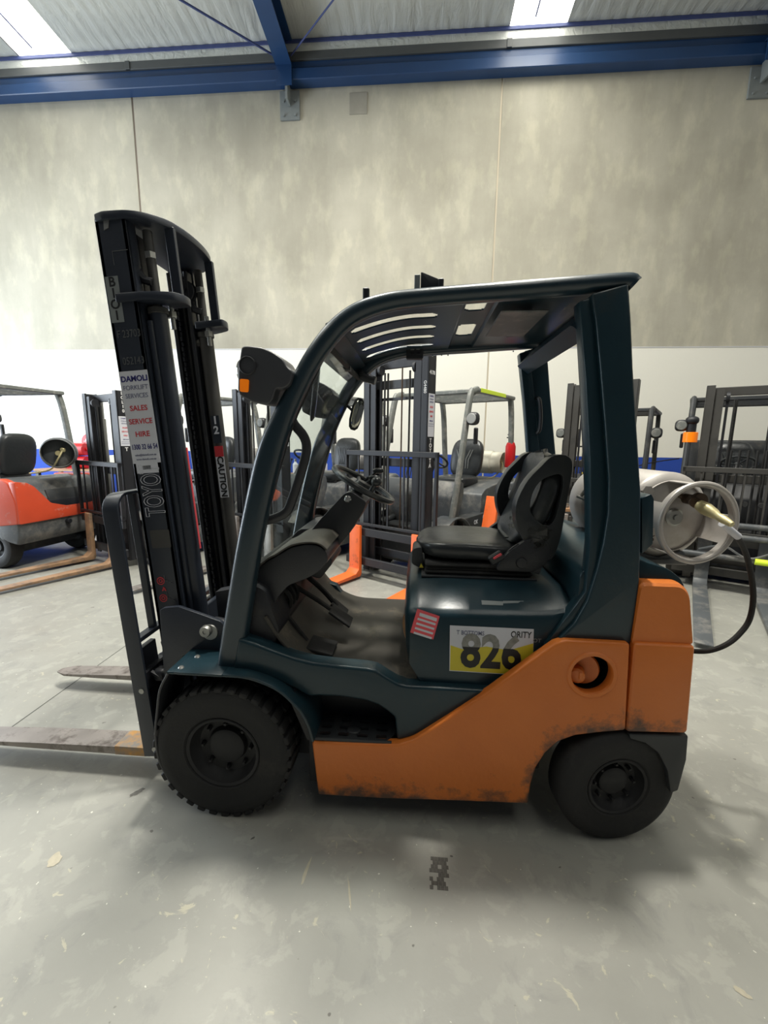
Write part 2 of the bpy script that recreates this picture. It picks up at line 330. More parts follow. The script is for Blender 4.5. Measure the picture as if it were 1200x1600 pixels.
def tube(bm, pts, r, n=10, closed=False, mi=0, flat=1.0, up=None, cap=True, mtx=None):
    P = [Vector(p) for p in pts]; N = len(P); b = B(); rings = []; nrm = None
    for i in range(N):
        t = (P[(i+1) % N]-P[i-1]) if closed else (P[min(i+1, N-1)]-P[max(i-1, 0)])
        t.normalize()
        if up is not None: nrm = Vector(up)
        elif nrm is None: nrm = Vector((0, 0, 1)) if abs(t.z) < 0.9 else Vector((1, 0, 0))
        nrm = (nrm - t*nrm.dot(t)); nrm.normalize(); bi = t.cross(nrm)
        rr = r[i] if isinstance(r, (list, tuple)) else r
        rings.append([b.verts.new(P[i]+nrm*(rr*flat*cos(2*pi*k/n))+bi*(rr*sin(2*pi*k/n))) for k in range(n)])
    for i in range(N if closed else N-1):
        A = rings[i]; C = rings[(i+1) % N]
        for k in range(n): b.faces.new((A[k], A[(k+1) % n], C[(k+1) % n], C[k]))
    if not closed and cap: b.faces.new(rings[0][::-1]); b.faces.new(rings[-1])
    bmesh.ops.recalc_face_normals(b, faces=b.faces[:])
    if mtx: b.transform(mtx)
    merge(bm, b, mi)
def strip(bm, path, w, y0, y1, r=0.012, mi=0, mtx=None, closed=False, seg=3):
    """bar that follows a path in x,z; w = width in that plane (number or list); y0..y1 its depth; edges rounded by r"""
    P = [Vector((p[0], p[1])) for p in path]; N = len(P); b = B(); rings = []
    for i in range(N):
        t = (P[(i+1) % N]-P[i-1]) if closed else (P[min(i+1, N-1)]-P[max(i-1, 0)])
        t.normalize(); nn = Vector((-t.y, t.x)); hw = (w[i] if isinstance(w, (list, tuple)) else w)/2
        sec = []
        for sx, sy in ((1, 0), (1, 1), (-1, 1), (-1, 0)):
            cx = sx*(hw-min(r, hw*.98)); cy = (y1-r) if sy else (y0+r)
            a0 = {(1, 0): -90, (1, 1): 0, (-1, 1): 90, (-1, 0): 180}[(sx, sy)]
            for k in range(seg+1):
                a = radians(a0+90*k/seg); sec.append((cx+min(r, hw*.98)*cos(a), cy+r*sin(a)))
        rings.append([b.verts.new((P[i].x+nn.x*s, y, P[i].y+nn.y*s)) for s, y in sec])
    n = len(rings[0])
    for i in range(N if closed else N-1):
        A = rings[i]; C = rings[(i+1) % N]
        for k in range(n): b.faces.new((A[k], A[(k+1) % n], C[(k+1) % n], C[k]))
    if not closed: b.faces.new(rings[0][::-1]); b.faces.new(rings[-1])
    bmesh.ops.recalc_face_normals(b, faces=b.faces[:])
    if mtx: b.transform(mtx)
    merge(bm, b, mi)
def axis_m(c, d):
    return Matrix.Translation(Vector(c)) @ Vector(d).normalized().to_track_quat('Z', 'Y').to_matrix().to_4x4()
def lathe(bm, prof, c, d=(0, 0, 1), n=32, mi=0, cap=True, a0=0, a1=360):
    b = B(); full = abs(a1-a0) >= 360; rings = []
    K = n if full else n+1
    for k in range(K):
        a = radians(a0+(a1-a0)*k/n); rings.append([b.verts.new((r*cos(a), r*sin(a), h)) for r, h in prof])
    for k in range(n):
        A = rings[k]; C = rings[(k+1) % K]
        for i in range(len(prof)-1):
            try: b.faces.new((A[i], C[i], C[i+1], A[i+1]))
            except ValueError: pass
    bmesh.ops.remove_doubles(b, verts=b.verts[:], dist=1e-5)
    bmesh.ops.recalc_face_normals(b, faces=b.faces[:])
    b.transform(axis_m(c, d)); merge(bm, b, mi)
def cyl(bm, a, c, r, n=16, mi=0, mtx=None): 
    a = Vector(a); c = Vector(c); h = (c-a).length; b = B()
    lathe(b, [(0, 0), (r*.94, 0), (r, r*.06), (r, h-r*.06), (r*.94, h), (0, h)], a, c-a, n)
    if mtx: b.transform(mtx)
    merge(bm, b, mi)
def sect(bm, rings, mi=0, mtx=None, cap=True):
    b = B(); R = [[b.verts.new(p) for p in r] for r in rings]; n = len(R[0])
    for i in range(len(R)-1):
        for k in range(n): b.faces.new((R[i][k], R[i][(k+1) % n], R[i+1][(k+1) % n], R[i+1][k]))
    if cap: b.faces.new(R[0][::-1]); b.faces.new(R[-1])
    bmesh.ops.recalc_face_normals(b, faces=b.faces[:])
    if mtx: b.transform(mtx)
    merge(bm, b, mi)
def sup(bm, c, s, e=0.5, e2=None, nu=28, nv=14, mtx=None, mi=0):
    """rounded cushion (super-ellipsoid) with half sizes s"""
    e2 = e2 or e; b = B(); f = lambda w, m_: math.copysign(abs(w)**m_, w); rows = []
    for i in range(1, nv):
        v = -pi/2+pi*i/nv
        rows.append([b.verts.new((c[0]+s[0]*f(cos(v), e2)*f(cos(2*pi*k/nu), e), c[1]+s[1]*f(cos(v), e2)*f(sin(2*pi*k/nu), e), c[2]+s[2]*f(sin(v), e2))) for k in range(nu)])
    lo = b.verts.new((c[0], c[1], c[2]-s[2])); hi = b.verts.new((c[0], c[1], c[2]+s[2]))
    for i in range(len(rows)-1):
        for k in range(nu): b.faces.new((rows[i][k], rows[i][(k+1) % nu], rows[i+1][(k+1) % nu], rows[i+1][k]))
    for k in range(nu): b.faces.new((lo, rows[0][(k+1) % nu], rows[0][k])); b.faces.new((hi, rows[-1][k], rows[-1][(k+1) % nu]))
    if mtx: b.transform(mtx)
    merge(bm, b, mi)
FACE = Matrix.Rotation(radians(90), 4, 'X')    # lettering lies in x,z and looks to -y
def text(bm, s, size, mtx, mi=0, bold=0.0, outline=0.0, sx=1.0, align='CENTER', depth=0.0006):
    cu = bpy.data.curves.new('lettering', 'FONT'); cu.body = s; cu.size = size; cu.align_x = align; cu.align_y = 'CENTER'
    cu.offset = bold*size; cu.resolution_u = 3
    if outline: cu.fill_mode = 'NONE'; cu.bevel_depth = outline; cu.bevel_resolution = 0
    else: cu.extrude = depth
    o = bpy.data.objects.new('lettering', cu); COL.objects.link(o)
    dg = bpy.context.evaluated_depsgraph_get(); dg.update()
    me = bpy.data.meshes.new_from_object(o.evaluated_get(dg)); b = B(); b.from_mesh(me)
    bpy.data.objects.remove(o); bpy.data.curves.remove(cu); bpy.data.meshes.remove(me)
    b.transform(mtx @ Matrix.Scale(sx, 4, (1, 0, 0)))
    merge(bm, b, mi)
def T(x, y, z): return Matrix.Translation((x, y, z))
def RX(a): return Matrix.Rotation(radians(a), 4, 'X')
def RY(a): return Matrix.Rotation(radians(a), 4, 'Y')
def RZ(a): return Matrix.Rotation(radians(a), 4, 'Z')
def structure(name, bm, m, parent=None, sharp=35):
    ROOT_INV[0] = Matrix.Identity(4)
    o = obj(name, bm, m, parent, sharp=sharp)
    if parent is None: o['kind'] = 'structure'
    return o

# ================================================================== THE SETTING
# floor with saw-cut joints, stains and marks
b = B(); box(b, -10.5, 10.5, -5.5, 6.9, -0.2, 0.0); FL = structure('floor', b, 'floor')
b = B()
p0 = Vector((-1.98, 1.02)); p1 = Vector((-2.05, -0.02))
def floor_joint(x0, y0, x1, y1, w=0.006):
    b = B(); d = Vector((x1-x0, y1-y0)).normalized(); n = Vector((-d.y, d.x))*w/2
    vs = [b.verts.new((x0+n.x, y0+n.y, 0.0008)), b.verts.new((x1+n.x, y1+n.y, 0.0008)), b.verts.new((x1-n.x, y1-n.y, 0.0008)), b.verts.new((x0-n.x, y0-n.y, 0.0008))]
    b.faces.new(vs); return b
def atz(px, py):
    d = CW + CR*((px-600)/FPX) - CU*((py-800)/FPX); return CAM + d*((-CAM.z)/d.z)
jA = atz(17, 1137); jB = atz(150, 1042); dj = (jB-jA); 
structure('floor_joint', floor_joint(jA.x-dj.x*0.2, jA.y-dj.y*0.2, jB.x+dj.x*3.0, jB.y+dj.y*3.0), 'joint', FL)
def blob(cx, cy, rx, ry, rot=0, n=18, jag=0.25, z=0.0012):
    b = B(); c, s = cos(rot), sin(rot); vs = []
    for k in range(n):
        a = 2*pi*k/n; q = 1+random.uniform(-jag, jag); x = rx*cos(a)*q; y = ry*sin(a)*q; vs.append(b.verts.new((cx+x*c-y*s, cy+x*s+y*c, z)))
    b.faces.new(vs); return b
def patch_tread():
    b = B(); c = atz(684, 1368)
    for i in range(5):
        for j in range(8):
            if random.random() < 0.10: continue
            x = c.x-0.030+i*0.013+(j % 2)*0.006; y = c.y-0.05+j*0.015
            box(b, x, x+0.0125, y, y+0.014, 0.0, 0.0008, mtx=None)
    return b
structure('tyre_print', patch_tread(), 'stain', FL)
for (px, py, rx, ry, r, mname) in [(215, 1238, .03, .012, 0.9, 'stain'), (395, 1310, .008, .004, .8, 'stain'), (705, 1278+60, .006, .004, 0, 'stain'), (478, 1362, .006, .05, -.1, 'palemark'),
                                   (1160, 1552, .022, .009, -.6, 'palemark'), (546, 1395, .004, .05, .25, 'palemark'), (1018, 1243, .012, .006, 0, 'palemark'), (85, 1345, .02, .03, .3, 'palemark'), (536, 1230, .003, .04, .1, 'palemark')]:
    q = atz(px, py); structure('floor_mark', blob(q.x, q.y, rx, ry, r), mname, FL)
# the long concrete wall: tilt-up panels with sealed joints between them
wb = bpy.data.objects.new('wall_back', None); COL.objects.link(wb); wb['kind'] = 'structure'; wb.location = (0, 6.75, 0)
use(wb)
JX = [-10.6, -5.105, 1.235, 7.575, 10.6]
for i in range(4):
    b = B(); box(b, JX[i]+0.014, JX[i+1]-0.014, 6.6, 6.78, 0.0, 7.9, 0.006); obj('concrete_panel', b, 'wall', wb)
for x, mm in ((JX[1], 'sealant'), (JX[2], 'sealpale'), (JX[3], 'sealant')):
    b = B(); box(b, x-0.03, x+0.03, 6.612, 6.70, 0.0, 7.9); obj('joint_seal', b, mm, wb)
for px, w, m_ in ((560, 0.30, 'wall'),):
    q = at(px, 155, 6.6); b = B(); box(b, q.x-w/2, q.x+w/2, 6.588, 6.61, 6.98, 7.30, 0.004); obj('cover_patch', b, 'patchgrey', wb)
b = B(); box(b, JX[1]-0.1, 10.5, 6.592, 6.602, 3.215, 3.226); obj('paint_edge', b, 'offwhite', wb)
# the remaining walls, outside the frame: left one with an open roller door
def wall_plain(name, x0, x1, y0, y1, z0=0.0, z1=8.4):
    b = B(); box(b, x0, x1, y0, y1, z0, z1); return structure(name, b, 'wall')
wall_plain('wall_right', 10.5, 10.7, -5.5, 6.8)
wl = wall_plain('wall_left', -10.7, -10.5, 4.2, 6.8)
b = B(); box(b, -10.7, -10.5, -5.5, 4.2, 4.8, 8.4); structure('trim_30', b, 'wall', None)
b = B(); box(b, -10.68, -10.52, -5.6, -3.2, 0.0, 4.8); structure('trim_31', b, 'wall', None)
# roof: foil-faced insulation over ribs, skylight sheets, beam, rafters, bracing
def zc(y): return 7.98 + 0.05*(6.6-y)
SKY = [(-6.98, -6.02), (1.28, 2.16), (8.6, 9.5)]
segs = [(-10.5, -6.98), (-6.02, 1.28), (2.16, 8.6), (9.5, 10.5)]
b = B()
for x0, x1 in segs:
    n = max(2, int((x1-x0)/0.19)); 
    prev = None
    for i in range(n*4+1):
        x = x0+(x1-x0)*i/(n*4); h = 0.008 if i % 4 in (1, 2) else 0.0
        cur = [b.verts.new((x, y, zc(y)+h)) for y in (6.62, 3.0, -1.0, -5.5)]
        if prev:
            for k in range(3): b.faces.new((prev[k], prev[k+1], cur[k+1], cur[k]))
        prev = cur
structure('ceiling', b, 'foil')
for i, (x0, x1) in enumerate(SKY):
    b = B(); n = 12; prev = None
    for k in range(n+1):
        x = x0+(x1-x0)*k/n; h = 0.03 if k % 2 else 0.0
        cur = [b.verts.new((x, y, zc(y)+0.02+h)) for y in (6.50, -5.5)]
        if prev: b.faces.new((prev[0], prev[1], cur[1], cur[0]))
        prev = cur
    structure('window_%d' % (i+1), b, 'skylight')
    b = B(); box(b, x0, x1, 6.50, 6.62, zc(6.4), zc(6.4)+0.02); structure('trim_%d' % (20+i), b, 'foil')
for k, y in enumerate((6.22, 4.9, 3.5, 2.1)):
    b = B(); z = zc(y); prism(b, [(y-0.035, z-0.16), (y+0.0, z-0.16), (y+0.0, z-0.155), (y-0.03, z-0.155), (y-0.03, z-0.01), (y+0.035, z-0.01), (y+0.035, z), (y-0.035, z)], -10.5, 10.5, mtx=Matrix(((0, 1, 0, 0), (1, 0, 0, 0), (0, 0, 1, 0), (0, 0, 0, 1))))
    if k: structure('trim_%d' % (k+5), b, 'bluegrey')
    else:
        b.free(); b = B(); box(b, -10.5, 10.5, 6.43, 6.45, 7.94, 7.985); structure('trim_5', b, 'brace')
b = B(); box(b, -10.5, 10.5, 6.40, 6.60, 7.395, 7.56, 0.01); structure('trim_1', b, 'bluebeam')          # eave beam, lower flange face
b = B(); box(b, -10.5, 10.5, 6.47, 6.60, 7.56, 7.70, 0.004); structure('trim_2', b, 'bluebeam')          # its web
b = B(); box(b, -10.5, 10.5, 6.44, 6.60, 7.70, 7.82, 0.004); structure('trim_3', b, 'bluegrey')
b = B(); box(b, -10.5, 10.5, 6.45, 6.60, 7.82, 7.945, 0.004); structure('trim_4', b, 'foil')          # gutter angle above it
for x in (-5.05, 1.28):
    b = B(); box(b, x-0.03, x+0.05, 6.425, 6.46, 7.70, 7.82, 0.003); structure('trim_32' if x < 0 else 'trim_33', b, 'bluegrey')
def rafter(name, xc, w=0.2):
    b = B()
    M4 = lambda x0, x1, dz0, dz1: [[(x0, y, zc(y)-dz1), (x1, y, zc(y)-dz1), (x1, y, zc(y)-dz0), (x0, y, zc(y)-dz0)] for y in (6.5, -5.4)]
    sect(b, M4(xc-w/2, xc+w/2, 0.39, 0.41)); sect(b, M4(xc-0.006, xc+0.006, 0.02, 0.39)); sect(b, M4(xc-w/2, xc+w/2, 0.005, 0.025))
    box(b, xc-w/2, xc+w/2, 6.36, 6.38, 7.30, 7.62)
    return structure(name, b, 'bluebeam')
rafter('trim_10', -2.33, 0.26); rafter('trim_11', 5.22, 0.26)
for xc in (-2.30, 5.20):
    b = B(); box(b, xc-0.17, xc+0.17, 6.565, 6.60, 6.93, 7.36, 0.004); box(b, xc-0.02, xc+0.02, 6.38, 6.57, 7.12, 7.42, 0.002)
    for dx in (-.1, .1):
        for dz in (6.99, 7.2): cyl(b, (xc+dx, 6.54, dz), (xc+dx, 6.57, dz), 0.018, 6)
    structure('trim_34' if xc < 0 else 'trim_35', b, 'plate')
for (a, c, r) in [((-6.9, 2.6), (-2.45, 6.35), .016), ((1.9, 2.6), (-2.2, 6.35), .012)]:
    b = B(); tube(b, [(a[0], a[1], zc(a[1])-0.30), (c[0], c[1], zc(c[1])-0.30)], r, 8); structure('trim_36' if a[0] < 0 else 'trim_37', b, 'brace')
for x in (-6.52, 1.62):
    b = B(); tube(b, [(x, 6.2, zc(6.2)-0.10), (x+0.02, 3.0, zc(3.0)-0.10)], .012, 6); structure('trim_38' if x < 0 else 'trim_39', b, 'brace')

# ================================================================== THE FORKLIFT IN FRONT
FK = thing('forklift', 'orange and dark teal gas forklift parked side-on in front, number 826 on its hood', 'forklift', (0.0, 0.53, 0.0))
use(FK)
YN, YF = 0.06, 0.99                              # near and far guard rails
def mir(y): return 1.05-y                        # mirror about the truck's middle
TILT = radians(4.4)
MT = Matrix.Translation((-1.096, 0, 0)) @ Matrix.Rotation(-TILT, 4, 'Y')     # mast space: x back, z up along the mast
# ---- body
side = [(487, 1160), (600, 1164), (622, 1164), (645, 1157), (672, 1140), (705, 1119), (765, 1080), (845, 1022), (868, 1006), (885, 1001), (985, 1006), (978, 1142), (935, 1146), (900, 1150), (872, 1160), (852, 1178), (838, 1200), (830, 1225), (825, 1257), (700, 1252), (600, 1249), (497, 1243)]
hc = at(925, 1055, .03)
hole = [(hc.x+0.073*cos(2*pi*k/28), hc.z+0.078*sin(2*pi*k/28)) for k in range(28)]
b = B(); prism(b, XZ(side, .03), .03, .075, 0.010, 3, holes=[hole], ang=40)
obj('side_panel', b, 'orange', FK)
b = B(); prism(b, XZ(side, .03), mir(.075), mir(.03), 0.008, 2); obj('side_panel', b, 'orange', FK)
b = B(); lathe(b, [(0.090, -0.002), (0.092, 0.0), (0.088, 0.004), (0.076, 0.003), (0.073, -0.004)], (hc.x, .03, hc.z), (0, -1, 0), 36); obj('hole_rim', b, 'orange', FK)
b = B(); lathe(b, [(0.085, 0.0), (0.085, 0.12), (0, 0.12)], (hc.x, .07, hc.z), (0, 1, 0), 28); obj('hole_recess', b, 'black', FK)
b = B(); lathe(b, [(0, .0), (.062, 0), (.066, .006), (.062, .014), (0, .014)], (hc.x-0.015, .10, hc.z-.005), (-.35, -1, 0), 28)
lathe(b, [(0, 0), (.03, 0), (.03, .03), (.022, .036), (0, .036)], (hc.x-.035, .085, hc.z-.02), (-.35, -1, 0), 20)
box(b, hc.x-.04, hc.x-.025, .045, .06, hc.z-.03, hc.z+.0, .003); obj('drawbar_pin', b, 'orange', FK)
# chassis between the wheels, so that nothing is hollow from another side
b = B(); box(b, -.62, .56, .20, .85, .15, .58, .01); box(b, -1.02, -.5, .30, .75, .17, .5, .02); box(b, .5, 1.0, .28, .77, .30, .62, .02)
prism(b, [(-.42, .13), (.47, .13), (.47, .34), (-.42, .34)], .075, .2, .004); prism(b, [(-.42, .13), (.47, .13), (.47, .34), (-.42, .34)], .85, .975, .004)
box(b, .60, .80, .06, .99, .80, .86, .004)
obj('chassis', b, 'black', FK)
b = B(); cyl(b, (-.765, .15, .29), (-.765, .90, .29), .07, 20); sup(b, (-.765, .53, .29), (.14, .16, .13), .9); obj('axle', b, 'black', FK)
b = B(); cyl(b, (.80, .1, .235), (.80, .95, .235), .045, 16); box(b, .70, .90, .35, .70, .20, .32, .02)
obj('axle', b, 'black', FK)
# ---- counterweight
b = B()
cwl = [(.808, .478), (1.028, .488), (1.012, .838), (.800, .838)]
prism(b, cwl, .03, 1.02, .014, 3)
up = rnd([(.800, .832), (1.010, .838), (.985, 1.02), (.955, 1.062), (.815, 1.062), (.805, 1.05)], [.004, .01, .06, .05, .02, .01], 4)
rings = []
for y, k in ((.046, 0.94), (.056, .985), (.080, 1.0), (.970, 1.0), (.994, .985), (1.004, .94)):
    rings.append([(x if z < .86 else .89+(x-.89)*k, y, z if z < .86 else .838+(z-.838)*(1-(1-k)*.9)) for x, z in up])
sect(b, rings)
obj('counterweight', b, 'orange', FK, sharp=28)
b = B(); prism(b, XZ([(983, 1148), (1076, 1150), (1073, 1188), (1060, 1236), (1048, 1240), (1043, 1205), (1030, 1178), (1010, 1162), (985, 1155)], .03), .03, .10, .006)
prism(b, XZ([(983, 1148), (1076, 1150), (1073, 1188), (1060, 1236), (1048, 1240), (1043, 1205), (1030, 1178), (1010, 1162), (985, 1155)], .03), .95, 1.02, .006); box(b, .98, 1.02, .08, .97, .27, .48, .01)
obj('rear_skirt', b, 'truckdark', FK)
b = B(); prism(b, rnd([(.615, .86), (1.0, 1.0), (.985, 1.055), (.93, 1.10), (.80, 1.135), (.615, 1.08)], .03, 3), .10, .95, .02, 2); obj('radiator_cover', b, 'teal', FK)
# ---- sill and step
sill = [(372, 998), (400, 1007), (432, 1019), (460, 1029), (487, 1036), (530, 1041), (573, 1045), (588, 1048), (608, 1061), (622, 1069), (636, 1072), (770, 1080), (700, 1121), (662, 1144), (640, 1153), (620, 1157), (617, 1122), (605, 1112), (590, 1102), (569, 1095), (530, 1089), (500, 1088), (483, 1089), (465, 1079), (440, 1066), (400, 1056), (362, 1055)]
b = B(); prism(b, XZ(sill, .055), .055, .13, .012, 3, ang=25); obj('sill_panel', b, 'teal', FK)
b = B(); prism(b, [(x, min(z, .594)) if x > -.40 else (x, z) for x, z in XZ(sill, .055)], mir(.13), mir(.075), .006, 2); obj('sill_panel', b, 'teal', FK)
b = B(); box(b, -.44, -.02, .24, .27, .33, .60, .01); prism(b, [(-.5, .54), (-.42, .34), (-.40, .34), (-.47, .56)], .055, .27, 0); obj('step_well', b, 'black', FK)
b = B()
hs = []
sp = rnd([(-.398, .045), (-.10, .045), (-.055, .10), (-.10, .24), (-.398, .24)], [.0, .02, .05, .08, 0], 4)
for j in range(4):
    for i in range(4):
        x = -.375+i*.078; y = .062+j*.043
        if x+.05 > -.07: continue
        if i == 3 and j > 2: continue
        hs.append(rnd([(x, y), (x+.046, y), (x+.046, y+.02), (x, y+.02)], .008, 2))
SWP = Matrix(((1, 0, 0, 0), (0, 0, 1, 0), (0, 1, 0, 0), (0, 0, 0, 1)))   # x,z outline -> x,y plate
prism(b, sp, .352, .364, .0, mtx=SWP, holes=hs); strip(b, [(-.398, .36), (-.075, .362)], .014, .038, .048, .003)
sup(b, (-.235, .10, .366), (.03, .024, .006), 1, nu=16, nv=8)
obj('step_plate', b, 'truckdark', FK)
# ---- fender: a flat front flap with screws, then a curved sheet over the tyre
fo = smooth([(-.965, .636), (-.85, .637), (-.744, .636), (-.66, .634), (-.603, .622), (-.545, .600), (-.503, .574), (-.462, .535), (-.429, .497), (-.402, .44), (-.385, .375)], 4)
b = B(); strip(b, fo, .012, .003, .215, .004); prism(b, rnd([(-.965, .0), (-.74, .0), (-.74, .30), (-.93, .30)], [.05, 0, 0, .09], 4), .632, .643, .002, mtx=SWP)
obj('fender', b, 'teal', FK)
b = B(); strip(b, fo, .012, mir(.215), mir(.003), .004); prism(b, rnd([(-.965, 1.05), (-.74, 1.05), (-.74, .78), (-.93, .78)], [.05, 0, 0, .09], 4), .632, .643, .002, mtx=SWP); obj('fender', b, 'teal', FK)
for x, y in ((-.925, .035), (-.905, .125)):
    b = B(); lathe(b, [(0, .006), (.008, .005), (.012, 0)], (x, y, .643), (0, 0, 1), 12); obj('screw', b, 'zinc', FK)
for ya, yb in ((.0, .20), (.85, 1.05)):
    b = B(); path = smooth([(-.962, .632), (-1.0, .56), (-1.02, .46), (-1.035, .36), (-1.03, .25), (-1.0, .17), (-.985, .14)], 4)
    strip(b, path, .010, ya, yb, .003); obj('mud_flap', b, 'plastic', FK)
# ---- engine hood
st = [(-.037, .85, .875, .90, .09), (-.028, .74, .885, .945, .03), (-.012, .665, .890, .965, .008), (.03, .600, .893, .975, 0), (.12, .568, .895, .98, 0), (.31, .566, .897, .98, 0), (.42, .682, .900, .98, 0), (.53, .805, .905, .98, 0), (.585, .868, .915, .975, .004), (.612, .91, .925, .965, .02)]
rings = []
for x, zb, zk, zt, ins in st:
    y0 = .095+ins; y1 = .955-ins
    rings.append([(x, y0+.02, zb), (x, y0, zb+.01), (x, y0, zk-.02), (x, y0+.008, zk), (x, y0+.03, zk+.012), (x, y0+.15, zt), (x, y1-.15, zt), (x, y1-.03, zk+.012), (x, y1-.008, zk), (x, y1, zk-.02), (x, y1, zb+.01), (x, y1-.02, zb)])
b = B(); sect(b, rings); hood = obj('engine_hood', b, 'teal', FK, sharp=40)
# printed matter on the hood side
def plane_pts(pts, Y): return [(at(a, c, Y).x, at(a, c, Y).z) for a, c in pts]
YS = .0935
b = B(); q = plane_pts([(703, 977), (834, 983), (833, 1024), (815, 1040), (798, 1054), (702, 1048)], YS)
prism(b, q, YS-.001, YS, 0, mi=0)
zz = lambda px, py: (at(px, py, YS).x, at(px, py, YS).z)
q2 = plane_pts([(704, 1008), (722, 1014), (760, 1010), (795, 1016), (833, 1005), (833, 1024), (815, 1040), (797, 1053), (703, 1047)], YS)
prism(b, q2, YS-.0014, YS-.001, 0, mi=1)
sl = atan2(q[1][1]-q[0][1], q[1][0]-q[0][0])
x, z = zz(767, 1021); tb_ = B(); text(tb_, '826', .190, T(x, YS-.0018, z) @ FACE @ Matrix.Rotation(sl, 4, 'Z'), 2, bold=.03, sx=.82)
zc2 = zz(767, 1012)[1]; bmesh.ops.bisect_plane(tb_, geom=tb_.verts[:]+tb_.edges[:]+tb_.faces[:], plane_co=(0, 0, zc2), plane_no=(0, 0, 1))
for f_ in tb_.faces: f_.material_index = 4 if f_.calc_center_median().z > zc2 else 2
merge(b, tb_)
x, z = zz(735, 989); text(b, 'T BOTTOMS', .024, T(x, YS-.0016, z) @ FACE @ Matrix.Rotation(sl, 4, 'Z'), 3, bold=.01, sx=.8)
x, z = zz(814, 992); text(b, 'ORITY', .036, T(x, YS-.0016, z) @ FACE @ Matrix.Rotation(sl, 4, 'Z'), 2, bold=.01, sx=.75)
obj('number_sticker', b, ['offwhite', 'yellow', 'blackprint', 'greyprint', 'wornprint'], hood, 'worn white and yellow sticker reading 826')
b = B(); x, z = zz(839, 1001); text(b, 'OT', .022, T(x, YS-.001, z) @ FACE, 0, bold=.01); obj('hood_lettering', b, 'plate', hood)
b = B(); prism(b, plane_pts([(652, 951), (687, 963), (677, 999), (641, 988)], YS), YS-.001, YS, 0, mi=0)
prism(b, plane_pts([(656, 957), (683, 966), (682, 971), (655, 962)], YS), YS-.0014, YS-.001, 0, mi=1)
for k in range(4):
    dy = 8*k; prism(b, plane_pts([(653-2*k, 965+dy*.9), (681-2*k, 974+dy*.9), (680-2*k, 977+dy*.9), (652-2*k, 968+dy*.9)], YS), YS-.0014, YS-.001, 0, mi=1)
obj('warning_sticker', b, ['hydrored', 'offwhite'], hood, 'small red and white sticker')
b = B(); 
for p in ([(752, 938), (786, 940), (786, 946), (753, 945)], [(786, 939), (818, 939), (818, 942), (786, 943)]):
    c = [at(px, py, .22) for px, py in p]; v = [b.verts.new((w.x, .105+(.973-w.z)*0+.06*k_, .0)) for k_, w in enumerate(c)]
    for v_, w in zip(v, c):   # lies on the sloping shoulder of the hood
        t = (.98-.907)/.12; d = w-CAM
        # intersect sight line with shoulder plane z = .907 + t*(y-.125)
        s = (.909+t*(CAM.y-.125)-CAM.z)/(d.z-t*d.y); v_.co = CAM+d*s
    b.faces.new(v)
bmesh.ops.translate(b, verts=b.verts[:], vec=(0, -.001, .001)); obj('dash_label', b, 'plate', hood)
b = B(); tube(b, [(-.0365, .20+.0*k, .0) for k in range(2)], .001, 4) if False else lathe(b, [(.052, 0), (.056, .003), (.06, 0)], (-.022, .16, .80), (-1, -.4, 0), 28); lathe(b, [(0, .001), (.052, .001)], (-.022, .16, .80), (-1, -.4, 0), 28)
obj('hood_decal', b, 'wood', hood)
# ---- cab floor, toe board, dash
prof = smooth([(.02, .600), (-.15, .600), (-.30, .602), (-.38, .618), (-.46, .66), (-.54, .74), (-.60, .84)], 5)
b = B(); strip(b, prof, .012, .11, .975, .003); obj('floor_mat', b, 'dusty', FK)
b = B(); prism(b, rnd([(-.70, .62), (-.60, .62), (-.545, .78), (-.60, .95), (-.72, 1.0), (-.76, .85)], .02, 3), .12, .975, .006); obj('cowl', b, 'black', FK)
dash = XZ([(396, 894), (418, 876), (432, 869), (455, 855), (480, 850), (498, 852), (510, 862), (513, 876), (500, 893), (478, 905), (450, 915), (432, 936), (424, 960), (410, 1004), (372, 1000)], .17)
b = B(); prism(b, rnd(dash, .02, 3), .17, .62, .012, 3, ang=25); dsh = obj('dashboard', b, 'plastic', FK)
b = B(); prism(b, rnd([(-.69, .99), (-.60, 1.10), (-.42, 1.11), (-.40, 1.04), (-.55, .90)], .03, 3), .62, .975, .01, 2); obj('dash_side_panel', b, 'plastic', FK)
dt = [(x, z) for x, z in XZ([(398, 891), (418, 873), (432, 866), (455, 852), (480, 847), (499, 849), (511, 858)], .17)]
b = B(); strip(b, smooth(dt, 4), .008, .16, .50, .003); obj('dash_top', b, 'dusty', FK)
b = B(); c = XZ([(466, 853), (500, 812), (538, 771), (549, 768), (573, 785), (567, 800), (545, 835), (515, 869), (500, 872)], .43)
prism(b, rnd(c, .012, 3), .43, .60, .014, 3, ang=25)
c = XZ([(447, 873), (466, 853), (480, 852), (515, 868), (520, 880), (500, 905), (462, 893)], .40); prism(b, rnd(c, .015, 3), .40, .64, .016, 3, ang=25)
sc = obj('steering_column', b, 'plastic', FK)
wc = at(568, 757, .51); wn = Vector((.50, 0, .87))
b = B(); k0 = at(549, 778, .46); 
for k in range(5): lathe(b, [(0.030-.001*k, -.006), (0.034-.001*k, 0), (.030-.001*k, .006)], Vector((k0.x, .51, k0.z))+wn*(.012*k), wn, 20)
cyl(b, Vector((k0.x, .51, k0.z))-wn*.03, wc-wn*.02, .024, 16); obj('column_boot', b, 'plastic', sc)
b = B(); rr = [axis_m(wc, wn) @ Vector((.155*cos(2*pi*k/48), .155*sin(2*pi*k/48), 0)) for k in range(48)]
tube(b, rr, .0145, 10, closed=True)
for a in (20, 150, 270):
    e = axis_m(wc, wn) @ Vector((.15*cos(radians(a)), .15*sin(radians(a)), 0)); tube(b, [wc-wn*.015, (wc+e)/2-wn*.012, e], .010, 8, flat=.6)
